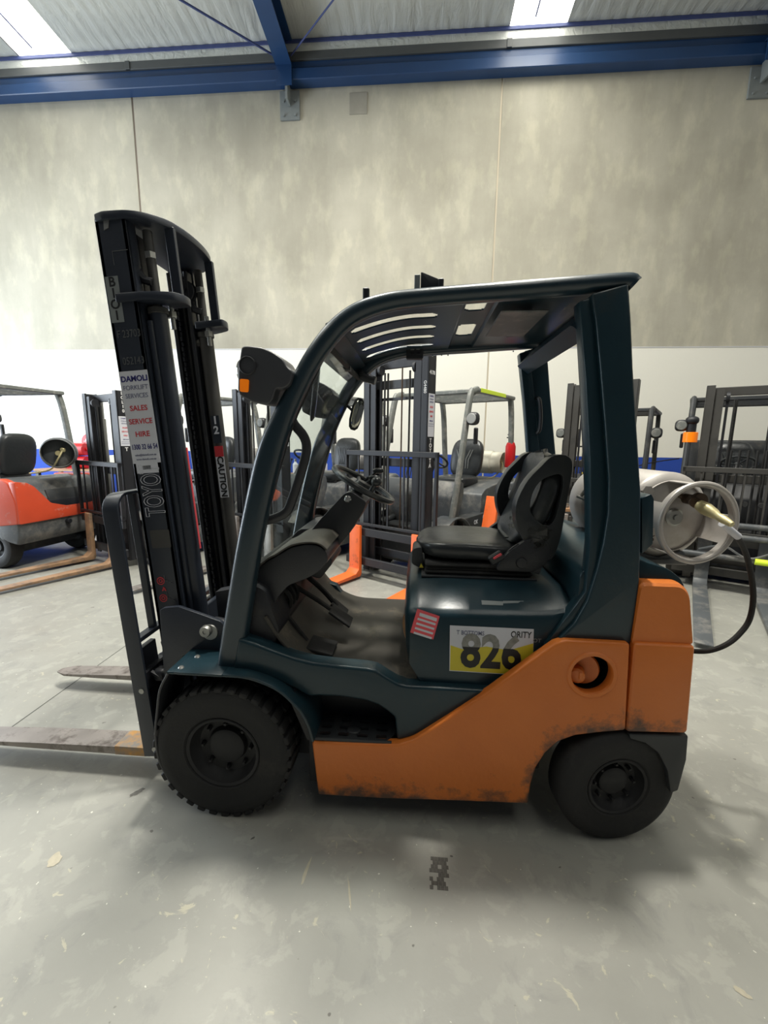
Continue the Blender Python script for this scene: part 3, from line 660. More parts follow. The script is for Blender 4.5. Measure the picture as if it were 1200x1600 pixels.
lathe(b, [(0, .012), (.035, .01), (.042, -.005), (.035, -.03), (0, -.03)], wc, wn, 24)
sw = obj('steering_wheel', b, 'vinyl', FK)
kn = axis_m(wc, wn) @ Vector((.10, -.115, 0)); kn = Vector((at(583, 762, .38).x, .38, at(583, 762, .38).z))
b = B(); cyl(b, kn-wn*.02, kn+wn*.015, .012, 10); sup(b, kn+wn*.03, (.024, .024, .022), 1, nu=16, nv=10); obj('spinner_knob', b, 'vinyl', sw)
b = B(); lathe(b, [(0.0, .004), (.012, .004), (.017, .0)], (at(543, 780, .425).x, .43, at(543, 780, .425).z), (0, -1, 0), 20); box(b, at(543, 780, .425).x-.002, at(543, 780, .425).x+.002, .418, .426, at(543, 780, .425).z-.006, at(543, 780, .425).z+.006); obj('key_switch', b, 'chrome', sc)
for px, py, Y in ((588, 738, .66), (582, 749, .64)):
    e = at(px, py, Y); s0 = Vector((wc.x-.10, Y-.02, wc.z-.12)); b = B(); tube(b, smooth([s0, (s0+e)/2+Vector((-.01, 0, .02)), e], 4), .006, 8)
    sup(b, e+Vector((.01, 0, .008)), (.030, .014, .014), .9, nu=14, nv=8, mtx=None); obj('lever', b, 'vinyl', FK)
# pedals
b = B(); e = at(500, 985, .30)
prism(b, rnd([(-.49, .655), (-.345, .628), (-.34, .640), (-.485, .672)], .005, 2), .20, .33, .004); tube(b, [(-.47, .26, .67), (-.56, .27, .78)], .012, 8); obj('accelerator_pedal', b, 'rubber', FK)
b = B(); tube(b, smooth([(-.56, .42, .86), (-.46, .42, .80), (-.37, .42, .74)], 4), .016, 8, flat=.6); box(b, -.06, .06, -.05, .05, -.006, .006, .003, mtx=T(-.345, .42, .725) @ RY(35)); obj('brake_pedal', b, 'rubber', FK)
b = B(); tube(b, smooth([(-.56, .60, .86), (-.47, .60, .78), (-.40, .60, .70)], 4), .014, 8); box(b, -.05, .05, -.045, .045, -.006, .006, .003, mtx=T(-.385, .60, .69) @ RY(40)); obj('clutch_pedal', b, 'rubber', FK)
b = B()
for k in range(3): tube(b, smooth([(-.60, .28+.06*k, .93), (-.55, .30+.05*k, .84), (-.60, .3+.05*k, .74)], 4), .012, 6)
obj('cable_bundle', b, 'rubber', FK)

# ---- seat
b = B(); 
for k, (a, z) in enumerate(((.0, .985), (.006, 1.0), (.0, 1.015), (.006, 1.03))): box(b, .05-a, .49+a, .29-a, .75+a, z-.008, z+.007, .006)
susp = obj('seat_suspension', b, 'rubber', FK)
b = B(); strip(b, [(.03, .983), (.51, .983)], .012, .27, .77, .004); obj('seat_rail', b, 'truckdark', susp)
b = B()
rings = []
N = 26
for i in range(N+1):                              # cushion: cross-sections from the nose to the back
    t = i/N; x = .005+.50*t; hw = .232*(1-abs(1-2*t)**5)**.5*(1-.10*(1-t)); top_ = 1.112+.012*sin(t*pi)-.010*t; bot = 1.040
    zc_ = (top_+bot)/2; hz = (top_-bot)/2*(1-abs(1-2*t)**6)**.5+.002; hw = max(hw, .02); ring = []
    for k in range(28):
        a = 2*pi*k/28; cx = math.copysign(abs(cos(a))**.45, cos(a)); sz = math.copysign(abs(sin(a))**.6, sin(a))
        w = 1-.22*max(0, 1-abs(cx)*1.5) if sz > 0 else 1; dz = .012*abs(cx)**3 if sz > 0 else 0
        ring.append((x, .52+hw*cx, zc_+hz*sz*w+dz))
    rings.append(ring)
sect(b, rings); cush = obj('seat_cushion', b, 'vinyl', FK, sharp=60)
b = B(); prism(b, rnd([(.33, 1.02), (.50, 1.02), (.56, 1.08), (.55, 1.15), (.47, 1.17), (.38, 1.10)], .03, 3), .745, .778, .008); obj('recliner_cover', b, 'plastic', FK)
b = B(); prism(b, rnd([(.33, 1.02), (.50, 1.02), (.56, 1.08), (.55, 1.15), (.47, 1.17), (.38, 1.10)], .03, 3), .262, .295, .008)
lathe(b, [(0, .012), (.02, .01), (.024, 0)], (.44, .262, 1.06), (0, -1, 0), 16); obj('recliner_cover', b, 'plastic', FK)
bu = at(777, 868, .25); b = B(); box(b, -.03, .03, -.012, .012, -.02, .02, .005, mtx=T(bu.x-.004, .252, bu.z-.01) @ RY(-35)); bk = obj('belt_buckle', b, 'plastic', FK)
b = B(); box(b, -.020, .018, -.004, .004, -.004, .006, .002, mtx=T(bu.x, .238, bu.z) @ RY(-35)); obj('buckle_button', b, 'hydrored', bk, 'red buckle release')
# back rest
rings = []; N = 22
for i in range(N+1):
    t = i/N; z = 1.10+.415*t; xm = .455+.135*t+.02*sin(t*pi); hw = (.20+.03*sin(t*pi*.9))*(1-max(0, t-.62)**2*2.6)*(1-abs(1-2*t)**7)**.5+.012; th = (.050-.014*t)*(1-abs(1-2*t)**8)**.5+.004
    ring = []
    for k in range(28):
        a = 2*pi*k/28; cy = math.copysign(abs(cos(a))**.6, cos(a)); sx_ = math.copysign(abs(sin(a))**.7, sin(a))
        ring.append((xm+th*sx_-.035*abs(cy)**3*(1 if sx_ < .3 else .3), .52+hw*cy, z-.010*sx_))
    rings.append(ring)
b = B(); sect(b, rings); rest = obj('backrest', b, 'vinyl', FK, sharp=60)
wo = XZ([(889, 717), (876, 710), (858, 714), (843, 728), (823, 749), (808, 776), (803, 797), (807, 824), (819, 848), (838, 868), (858, 872), (871, 845), (879, 805), (885, 768), (891, 735)], .30)
wi = XZ([(874, 741), (857, 743), (840, 753), (829, 772), (826, 795), (833, 808), (847, 819), (859, 817), (867, 800), (873, 775), (877, 755)], .30)
wo = [tuple(p) for p in smooth(wo, 3, closed=True)]; wi = [tuple(p) for p in smooth(wi, 3, closed=True)]
for ya, yb in ((.275, .345), (.695, .765)):
    b = B(); prism(b, wo, ya, yb, .026, 4, holes=[wi], ang=40); obj('side_bolster', b, 'vinyl', rest, sharp=70)
b = B(); 
for k in range(5):
    yy = .44+.04*k; P = [(.455+.135*t+.02*sin(t*pi)-(.050-.014*t)-.001, yy, 1.10+.415*t+.01) for t in [.25+.06*j for j in range(9)]]
    tube(b, P, .004, 6)
obj('back_seam', b, 'vinyl', rest)
random.seed(3)
b = B(); sup(b, (.505, .42, 1.17), (.075, .17, .07), .8, nu=36, nv=20)
for v in b.verts: v.co += Vector((random.uniform(-1, 1), random.uniform(-1, 1), random.uniform(-1, 1)))*.011
obj('plastic_wrap', b, 'wrap', rest, 'torn clear plastic around the foot of the backrest', sharp=10)
b = B(); P = [at(a, c, .268) for a, c in [(815, 855), (800, 868), (812, 880), (845, 890)]]; tube(b, smooth(P, 4), .022, 8, flat=.15, up=(0, 1, 0)); obj('seat_belt', b, 'plastic', FK)
b = B(); prism(b, rnd([(-.015, 1.01), (.04, .985), (.03, 1.09), (-.01, 1.08)], .015, 3), .36, .50, .008); obj('seat_latch', b, 'truckdark', FK)
b = B(); P = [at(a, c, .33) for a, c in [(658, 880), (662, 887), (655, 887)]]; v = [b.verts.new(p) for p in P]; b.faces.new(v); obj('caution_sticker', b, 'yellow', FK)

# ---- overhead guard
outer = [(334, 1056), (341, 1005), (350, 950), (361, 880), (376, 800), (396, 712), (420, 650), (447, 598), (471, 552), (500, 511), (528, 484), (560, 465), (600, 453), (640, 447), (720, 440), (800, 434), (900, 426), (983, 420), (997, 423)]
inner = [(374, 1056), (381, 1005), (389, 950), (400, 880), (415, 800), (436, 712), (453, 660), (472, 615), (494, 572), (521, 534), (546, 508), (572, 493), (606, 482), (642, 476), (720, 469), (800, 463), (900, 455), (983, 450), (995, 458)]
O = XZ(outer, YN); I = XZ(inner, YN)
cen = [((a[0]+c[0])/2, (a[1]+c[1])/2) for a, c in zip(O, I)]; wid = [sqrt((a[0]-c[0])**2+(a[1]-c[1])**2) for a, c in zip(O, I)]
W3 = smooth([(c[0], c[1], w) for c, w in zip(cen, wid)], 5)
b = B(); strip(b, [(p.x, p.y) for p in W3], [p.z for p in W3], YN, YN+.078, .034, seg=5); gn = obj('guard_rail', b, 'teal_rail', FK, sharp=50)
b = B(); strip(b, [(p.x, p.y) for p in W3], [p.z for p in W3], mir(YN+.075), mir(YN), .022, seg=4); gf = obj('guard_rail', b, 'teal_rail', FK, sharp=50)
pil = [(925, 458), (983, 442), (987, 500), (990, 575), (996, 670), (1002, 767), (1002, 840), (1000, 907), (993, 960), (986, 1005), (880, 1001), (872, 1001), (898, 975), (918, 940), (934, 890), (944, 848), (951, 802), (952, 750), (946, 660), (939, 575), (932, 500)]
for ya, yb in ((.055, .105), (mir(.105), mir(.055))):
    b = B(); prism(b, XZ(pil, .055), ya, yb, .010, 3, ang=35)
    pil2 = [(905, 470), (930, 462), (940, 560), (953, 750), (950, 830), (938, 895), (915, 955), (888, 1000), (850, 1010), (893, 955), (915, 925), (922, 850), (922, 720), (915, 590)]
    y2 = (.075, .135) if ya < .5 else (mir(.135), mir(.075)); prism(b, XZ(pil2, .075), y2[0], y2[1], .008, 2, ang=35)
    pr_ = obj('rear_pillar', b, 'teal', FK)
pil3 = [(899, 492), (912, 474), (922, 520), (931, 600), (938, 720), (938, 830), (928, 905), (915, 927), (916, 860), (914, 760), (908, 620), (902, 520)]
b = B(); prism(b, XZ(pil3, .137), .137, .150, .002); seal = obj('door_seal', b, 'plastic', FK)
for px, py in ((921, 560), (927, 704), (930, 841)):
    p = at(px, py, .137); b = B(); lathe(b, [(0, .004), (.005, .003), (.007, 0)], (p.x, .137, p.z), (0, -1, 0), 10); obj('screw', b, 'chrome', seal)
b = B(); P = [(p.x, .155, p.z) for p in [at(a, c, .155) for a, c in [(903, 500), (906, 560), (912, 640), (916, 720), (917, 800), (915, 860), (914, 915)]]]; tube(b, smooth(P, 4), .006, 8); obj('cream_hose', b, 'sealpale', FK)
for y in (.05, mir(.11)):     # lip at the back end of the roof
    pass
b = B(); P = [(at(975, 435, .06).x-.03, 0), ]; xr = at(975, 435, YN).x; zr = at(975, 436, YN).z
strip(b, [(xr-.02, zr), (xr+.028, zr-.012)], [.055, .045], YN+.06, mir(YN+.06), .015)
obj('guard_crossbar', b, 'teal_rail', FK)
b = B(); strip(b, [(.545, 1.93), (.60, 2.00)], [.07, .06], .12, .93, .015); obj('rear_header', b, 'teal_rail', FK)
zf = lambda x: 2.053+.045*x if x > .0 else (2.053-.112*((0-x)/.40)**1.7)
strip_y = (.13, .92)
b = B(); strip(b, [(-.40, 1.875), (-.355, 1.93), (-.30, 1.965)], .03, .13, .92, .01); obj('front_header', b, 'teal_rail', FK)
# roof sheet with pressed slots (holes are real)
slots = [(-.275, .065, y, .034) for y in (.30, .47, .64, .81)]
rects = [(.17, .245, .18, .31), (.17, .245, .50, .70)]
def inside(x, y):
    for x0, x1, yc, h in slots:
        xx = min(max(x, x0+h*.6), x1-h*.6)
        if (abs(x-xx)/.6)**2+(y-yc)**2 < h*h: return True
    for x0, x1, y0, y1 in rects:
        q = .02; xx = min(max(x, x0+q), x1-q); yy = min(max(y, y0+q), y1-q)
        if (x-xx)**2+(y-yy)**2 < q*q: return True
    xx = min(max(x, .42), .47); 
    if (x-xx)**2+(y-.70)**2 < .02**2: return True
    return False
b = B(); G = .0085; nx = int(.985/G); ny = int(.865/G); vs = {}
def gv(i, j):
    if (i, j) not in vs:
        x = -.335+i*G; y = .092+j*G; dz = 0
        for x0, x1, yc, h in slots:
            d = abs(y-yc)
            if x0-.03 < x < x1+.03 and d < .055: dz = max(dz, -.012*(1-d/.055))
        if .15 < x < .27: dz += .012
        vs[(i, j)] = b.verts.new((x, y, zf(x)-.02+dz))
    return vs[(i, j)]
for i in range(nx):
    for j in range(ny):
        if not inside(-.335+(i+.5)*G, .092+(j+.5)*G): b.faces.new((gv(i, j), gv(i+1, j), gv(i+1, j+1), gv(i, j+1)))
r = bmesh.ops.extrude_face_region(b, geom=b.faces[:]); bmesh.ops.translate(b, verts=[g for g in r['geom'] if isinstance(g, bmesh.types.BMVert)], vec=(0, 0, .006))
roof = obj('roof_panel', b, 'teal_rail', FK, sharp=50)
b = B(); box(b, .29, .46, .19, .56, 2.016, 2.023, .004); obj('roof_hatch', b, 'truckgrey', roof)
b = B(); q = at(648, 551, .90); box(b, q.x-.045, q.x+.045, .885, .925, q.z-.035, q.z+.035, .004); sb = obj('switch_box', b, 'plastic', FK)
for dx, dz in ((-.012, .016), (.018, .018), (-.012, -.008), (.02, -.006)):
    b = B(); box(b, q.x+dx-.011, q.x+dx+.009, .879, .886, q.z+dz-.006, q.z+dz+.005, .002); obj('switch', b, 'zinc' if dz > 0 else 'black', sb)
for px, py in ((676, 556), (690, 555), (700, 555), (802, 549)):
    q = at(px, py, .912); b = B(); sup(b, (q.x, .912, q.z), (.004, .004, .004), 1, nu=8, nv=6); obj('screw', b, 'chrome', gf)
b = B(); q = at(652, 438, .13); z0 = 2.06; box(b, q.x-.010, q.x+.010, .125, .135, z0, q.z+.018, .002); obj('roof_bracket', b, 'plate', roof)
b = B(); q = at(660, 436, .14); prism(b, [(q.x-.006, z0), (q.x+.06, z0), (q.x+.06, q.z-.002), (q.x+.0, q.z+.022), (q.x-.006, q.z+.022)], .138, .146, .002); box(b, q.x+.055, q.x+.075, .13, .15, z0, q.z+.0, .004); obj('roof_bracket', b, 'black', roof)
b = B(); q = at(572, 454, .13); box(b, q.x-.012, q.x+.012, .125, .14, 2.03, q.z+.010, .004); obj('roof_bracket', b, 'black', roof)
# ---- windscreen, its frame, handle, wiper, mirrors, lamps
gp = [(at(396, 888, .115), at(424, 770, .115), at(452, 672, .115), at(480, 606, .115), at(512, 540, .115))]
bot_, top_g = gp[0][0], gp[0][-1]
b = B(); ys = (.115, .935); rings = []
for p in gp[0]: rings.append([(p.x, ys[0], p.z), (p.x, ys[1], p.z), (p.x+.006, ys[1], p.z+.003), (p.x+.006, ys[0], p.z+.003)])
sect(b, rings); ws = obj('windscreen', b, 'glass', FK)
b = B()
for y in (.118, .932): tube(b, smooth([(p.x, y, p.z) for p in gp[0]], 3), .011, 6)
tube(b, [(bot_.x, .115, bot_.z), (bot_.x, .935, bot_.z)], .014, 6); tube(b, [(top_g.x, .115, top_g.z), (top_g.x, .935, top_g.z)], .012, 6); obj('windscreen_seal', b, 'rubber', ws)
P = [at(a, c, .14) for a, c in [(450, 640), (459, 662), (474, 681), (479, 700), (473, 730), (455, 785), (446, 801), (428, 810), (407, 815)]]
b = B(); tube(b, smooth([(p.x, .14, p.z) for p in P], 5), .0155, 10, flat=1.2); obj('grab_handle', b, 'plastic', FK)
P = [at(a, c, .30) for a, c in [(499, 566), (497, 572), (494, 600), (491, 630), (488, 652), (486, 658)]]; b = B(); tube(b, P, [.003, .008, .010, .010, .008, .003], 10, flat=1.3); tube(b, [P[2], Vector(P[2])+Vector((-.05, .0, .01))], .006, 6); fm = obj('side_mirror', b, 'plastic', ws)
b = B(); tube(b, [p+Vector((.009, -.005, 0)) for p in P[1:5]], .003, 6); obj('mirror_edge', b, 'chrome', fm)
b = B(); P = [at(a, c, .55) for a, c in [(524, 575), (532, 578), (548, 576)]]; tube(b, P, .012, 8); obj('mirror_arm', b, 'plastic', ws)
p0_, p1_ = at(563, 622, .93), at(551, 672, .93)
b = B(); tube(b, [p0_+(p1_-p0_)*t for t in (0, .08, .3, .7, .92, 1)], [.012, .026, .034, .034, .026, .012], 14, flat=.45, up=(0, 1, 0)); mi_ = obj('mirror', b, 'plastic', FK)
b = B(); tube(b, [p0_+(p1_-p0_)*t+Vector((.006, -.014, .0)) for t in (.08, .15, .3, .7, .85, .92)], [.010, .02, .027, .027, .02, .010], 14, flat=.3, up=(0, 1, 0)); obj('mirror_glass', b, 'mirror', mi_)
b = B(); tube(b, [(p0_+p1_)/2, (p0_+p1_)/2+Vector((-.06, .03, .05))], .008, 6); obj('mirror_stem', b, 'plastic', mi_)
q = at(574, 592, .88)
b = B(); cyl(b, q+Vector((-.03, .0, .01)), q+Vector((.045, -.01, -.012)), .022, 16); sup(b, q+Vector((-.035, .01, .025)), (.02, .02, .022), 1, nu=14, nv=8); lmp = obj('work_lamp', b, 'plastic', FK)
b = B(); lathe(b, [(.0226, 0), (.0228, .002), (.0228, .026), (.0226, .028)], q+Vector((.005, -.003, .0)), (.075, -.01, -.022), 16); obj('lamp_label', b, 'offwhite', lmp)
hl = [(377, 541), (387, 540), (410, 543), (426, 550), (442, 561), (448, 573), (458, 580), (452, 602), (441, 608), (431, 606), (425, 626), (419, 632), (395, 629), (374, 618), (371, 610), (372, 575)]
b = B(); prism(b, rnd(XZ(hl, .04), .012, 3), .04, .17, .010, 3); hlm = obj('headlamp', b, 'lampgrey', FK)
q = at(387, 571, .04); b = B(); lathe(b, [(.030, .0), (.032, .003), (.029, .005), (.026, -.002), (.02, -.004), (0, -.005)], (q.x, .039, q.z), (0, -1, 0), 28); obj('indicator_socket', b, 'black', hlm)
b = B(); prism(b, rnd(XZ([(375, 592), (389, 593), (388, 613), (375, 612)], .037), .006, 3), .033, .041, .002); obj('reflector', b, 'amber', hlm, 'orange reflector')
b = B(); lathe(b, [(0, .003), (.035, .002), (.04, -.004)], (XZ([(376, 580)], .1)[0][0]-.0, .10, XZ([(371, 580)], .1)[0][1]), (-1, 0, 0), 24); obj('lamp_lens', b, 'lightlens', hlm)
b = B(); prism(b, rnd(XZ(hl, .04), .012, 3), mir(.17), mir(.04), .010, 3); obj('headlamp', b, 'plastic', FK)
# far-side grab bar on the rear pillar
b = B(); P = [at(a, c, .90) for a, c in [(842, 628), (852, 640), (853, 665), (850, 672)]]; P = [Vector((at(838, 622, .93).x, .93, at(838, 622, .93).z))]+[at(a, c, .90) for a, c in [(843, 625), (845, 650), (843, 672)]]+[Vector((at(836, 678, .93).x, .93, at(836, 678, .93).z))]
tube(b, smooth(P, 4), .010, 8); obj('grab_bar', b, 'plastic', FK)

# ---- wheels
def wheel(name_, cx, y0, y1, cz, r, rim_r, lugs, parent, face=-1, steer=0.0):
    """rubber tyre with shoulder lugs, dished rim, hub and nuts; face = side that shows (-1 towards -y)"""
    yc = (y0+y1)/2; hw = (y1-y0)/2; mt = T(cx, yc, cz) @ RZ(steer)
    b = B(); prof = [(rim_r, -hw*.72), (rim_r+.012, -hw*.86), (rim_r+.02, -hw*.84), (r*.78, -hw), (r*.88, -hw*.98), (r*.955, -hw*.86), (r*(.965 if lugs else 1), -hw*.6), (r*(.965 if lugs else 1), hw*.6), (r*.955, hw*.86), (r*.88, hw*.98), (r*.78, hw), (rim_r+.02, hw*.84), (rim_r+.012, hw*.86), (rim_r, hw*.72)]
    lathe(b, prof, (0, 0, 0), (0, 1, 0), 56)
    if lugs:
        n = lugs
        for k in range(n):
            for s in (-1, 1):
                a = 360*(k+(.25 if s > 0 else 0))/n
                box(b, -r*.058, r*.058, min(s*hw*.05, s*hw*.93), max(s*hw*.05, s*hw*.93), r*.93, r*1.0, .004, mtx=RY(a) @ Matrix.Shear('XY', 4, (0, 0)) if False else RY(a))
    b.transform(mt); ty = obj('tyre', b, 'rubber', parent, sharp=40)
    b = B(); f = face
    lathe(b, [(rim_r+.004, hw*.80), (rim_r, hw*.84), (rim_r*.93, hw*.78), (rim_r*.88, hw*.35), (rim_r*.80, hw*.18), (rim_r*.55, hw*.10), (rim_r*.50, hw*.34), (rim_r*.42, hw*.42), (0, hw*.42)], (0, 0, 0), (0, f, 0), 40)
    lathe(b, [(rim_r*.98, -hw*.8), (rim_r*.6, -hw*.3), (0, -hw*.3)], (0, 0, 0), (0, f, 0), 24); b.transform(mt); rm = obj('rim', b, 'rim', ty)
    for k in range(8):
        a = 2*pi*k/8; b = B(); c = (rim_r*.68*cos(a), f*hw*.08, rim_r*.68*sin(a)); lathe(b, [(rim_r*.07, 0), (rim_r*.07, .02), (rim_r*.04, .028), (0, .028)], c, (0, f, 0), 6)
        b.transform(mt); obj('wheel_nut', b, 'rim', ty)
    return ty
wheel('front_wheel', -.762, -.005, .165, .290, .290, .150, 34, FK, -1)
wheel('front_wheel', -.762, .885, 1.055, .290, .290, .150, 34, FK, 1)
wheel('rear_wheel', .800, .028, .158, .236, .236, .116, 0, FK, -1, 8)
wheel('rear_wheel', .800, .892, 1.022, .236, .236, .116, 0, FK, 1, 8)

# ---- mast
def rail(y0, y1, x0, x1, z0, z1, th=.014, rev=False, name='mast_rail', m_='mast', mtx=MT, parent=FK):
    """channel: web on the outside, two flanges turned inwards"""
    b = B(); yo = y1 if rev else y0; yi = y0 if rev else y1
    s = -1 if rev else 1
    box(b, x0, x1, min(yo, yo+s*th), max(yo, yo+s*th), z0, z1, .003); box(b, x0, x0+.018, min(yo, yi), max(yo, yi), z0, z1, .003); box(b, x1-.018, x1, min(yo, yi), max(yo, yi), z0, z1, .003)
    b.transform(mtx); return obj(name, b, m_, parent)
near = rail(.25, .31, 0, .128, .06, 2.40)
far = rail(mir(.31), mir(.25), 0, .128, .06, 2.40, rev=True)
rail(.315, .365, .02, .125, .09, 2.36, name='inner_rail', m_='black'); rail(mir(.365), mir(.315), .02, .125, .09, 2.36, rev=True, name='inner_rail', m_='black')
for s in (0, 1):
    y = .325 if not s else mir(.325); b = B(); cyl(b, (.165, y, .10), (.165, y, 2.06), .034, 20); obj_ = b; b.transform(MT); lc = obj('lift_cylinder', b, 'mast' if not s else 'mastgrey', FK)
    b = B(); cyl(b, (.165, y, 2.06), (.165, y, 2.37), .019, 16); cyl(b, (.165, y, 2.05), (.165, y, 2.075), .040, 16); b.transform(MT); obj('piston_rod', b, 'mastgrey', lc)
    b = B(); cyl(b, (.165, y, 2.265), (.165, y, 2.29), .0225, 6); b.transform(MT); obj('rod_nut', b, 'zinc', lc)
    b = B(); tube(b, smooth([(.09, y, 2.37), (.10, y-.01, 2.27), (.13, y-.02, 2.19), (.17, y-.02, 2.17)], 4), .016, 8); b.transform(MT); obj('hose_elbow', b, 'black', FK)
    y2 = .295 if not s else mir(.295); b = B(); cyl(b, (.142, y2, .10), (.142, y2, 2.02), .014, 14); b.transform(MT); obj('hose_guide_tube', b, 'mast', FK)
    # pulley, chain and hoses inside the far/near rail
    if not s: continue
    y3 = mir(.345); b = B(); lathe(b, [(0, -.018), (.048, -.018), (.052, -.014), (.044, -.010), (.044, .010), (.052, .014), (.048, .018), (0, .018)], (.10, y3, 2.27), (0, 1, 0), 28); cyl(b, (.10, y3-.03, 2.27), (.10, y3+.03, 2.27), .012, 12); b.transform(MT); obj('pulley', b, 'black', FK)
    b = B(); n = 84
    for k in range(n): box(b, .046, .056, y3-(.014 if k % 2 else .009), y3+(.014 if k % 2 else .009), .20+k*.0245, .20+k*.0245+.021)
    b.transform(MT); ch = obj('lift_chain', b, 'black', FK); ch['kind'] = 'stuff'
    b = B()
    for dx in (.075, .098): tube(b, [(dx, y3+.012, .25), (dx, y3+.012, 2.25)], .008, 8)
    b.transform(MT); obj('hydraulic_hose', b, 'rubber', FK)
# tie plates
tie = rnd([(.045, .235), (.16, .245), (.25, .33), (.275, .46), (.275, .60), (.25, .72), (.16, .805), (.045, .815), (.0, .80), (.0, .25)], [.01, .10, .10, .08, .08, .10, .10, .01, .01, .01], 5)
b = B(); prism(b, tie, 2.385, 2.415, .004, mtx=MT @ SWP); obj('top_tie_plate', b, 'mast', FK)
for s in (0, 1):
    pts = [(.045, .237), (.17, .24), (.27, .28), (.29, .33), (.285, .38), (.14, .38), (.13, .32), (.045, .30)]
    if s: pts = [(x, mir(y)) for x, y in pts]
    b = B(); prism(b, rnd(pts, [.006, .05, .05, .03, .01, .01, .01, .006], 4), 2.085, 2.118, .004, mtx=MT @ SWP); br = obj('cylinder_bracket', b, 'mast', FK)
    y = .36 if not s else mir(.36); b = B(); box(b, .222, .262, y-.008, y+.012, 2.10, 2.39, .002); b.transform(MT); obj('bracket_upright', b, 'mast', FK)
    y = .365 if not s else mir(.365); b = B(); cyl(b, (.20, y, 2.0), (.20, y, 2.14), .010, 10); cyl(b, (.20, y, 2.045), (.20, y, 2.07), .020, 6); b.transform(MT); obj('chain_anchor', b, 'zinc', br)
for z0, z1 in ((.10, .22), (.62, .72)):
    b = B(); box(b, .09, .115, .26, .79, z0, z1, .004); b.transform(MT); obj('mast_crossmember', b, 'mast', FK)
# brackets from mast to frame, with tilt pin
for ya, yb, s in ((.185, .205, -1), (mir(.205), mir(.185), 1)):
    tb = XZ([(249, 954), (255, 950), (278, 948), (307, 958), (344, 971), (352, 980), (352, 1010), (334, 1022), (300, 1024), (286, 1024), (278, 1100), (262, 1100), (255, 1040)], .185)
    b = B(); prism(b, rnd(tb, .006, 2), ya, yb, .002); tbk = obj('tilt_bracket', b, 'mast', FK)
    q = at(323, 985, .18); b = B(); lathe(b, [(0, .022), (.008, .022), (.009, .026), (.022, .026), (.025, .02), (.026, 0)], (q.x, ya if s < 0 else yb, q.z), (0, s, 0), 20); lathe(b, [(0, .008), (.034, .008), (.036, 0)], (q.x+.014, ya if s < 0 else yb, q.z-.008), (0, s, 0), 18); obj('tilt_pin', b, 'zinc', tbk)
    b = B(); cyl(b, (q.x, (ya+yb)/2+.05*(-s), q.z), (q.x+.35, (ya+yb)/2+.05*(-s), q.z-.06), .035, 16); obj('tilt_cylinder', b, 'black', FK)
b = B(); prism(b, XZ([(336, 925), (362, 920), (362, 960), (342, 975)], .30), .30, .36, .003); obj('hose_bracket', b, 'black', FK)
# carriage and load backrest
CX0, CX1 = -.090, -.022
def bar_path(): 
    ya, yb = .15, .90; z1 = 1.325; r = .07; P = [(ya, .14)]
    for k in range(7): a = pi-pi/2*k/6; P.append((ya+r+r*cos(a), z1-r+r*sin(a)))
    for k in range(7): a = pi/2-pi/2*k/6; P.append((yb-r+r*cos(a), z1-r+r*sin(a)))
    P.append((yb, .14)); return P
SWX = Matrix(((0, 1, 0, 0), (1, 0, 0, 0), (0, 0, 1, 0), (0, 0, 0, 1)))      # (x,z) outline -> (y,z), depth -> x
b = B(); strip(b, bar_path(), .012, CX0, CX1, .002, mtx=MT @ SWX); obj('backrest_frame', b, 'mast', FK)
for y in (.30, .45, .60, .75):
    b = B(); box(b, CX0+.01, CX1-.025, y-.010, y+.010, .68, 1.315, .002); b.transform(MT); obj('backrest_bar', b, 'mast', FK)
b = B(); box(b, CX0+.005, CX1-.02, .15, .90, .67, .69, .002); b.transform(MT); obj('backrest_rail', b, 'mast', FK)
for z0, z1 in ((.44, .53), (.12, .20)):
    b = B(); box(b, CX0+.0, CX1-.02, .17, .88, z0, z1, .006); b.transform(MT); obj('carriage_bar', b, 'black', FK)
b = B(); prism(b, [(-.09, .12), (-.02, .12), (.05, .15), (.05, .50), (-.02, .56), (-.06, .60), (-.05, .53), (-.09, .53)], .33, .36, .003); prism(b, [(-.09, .12), (-.02, .12), (.05, .15), (.05, .50), (-.02, .56), (-.06, .60), (-.05, .53), (-.09, .53)], .69, .72, .003)
b.transform(MT); obj('carriage_side_plate', b, 'mast', FK)
for z in (.30, .155):
    b = B(); lathe(b, [(0, .008), (.012, .007), (.013, 0)], (-.05 if z > .2 else -.035, .15-.002, z+.16 if z > .2 else z+.02), (0, -1, 0), 10); b.transform(MT); obj('bolt', b, 'zinc', FK)
b = B()
for k in range(3): tube(b, smooth([(-.03, .20+.03*k, .52), (.01, .2+.02*k, .49-.03*k), (.04, .24, .42)], 4), .010, 6)
sup(b, (.0, .22, .50), (.03, .03, .03), .7, nu=12, nv=8); b.transform(MT); obj('hose_coupling', b, 'black', FK)
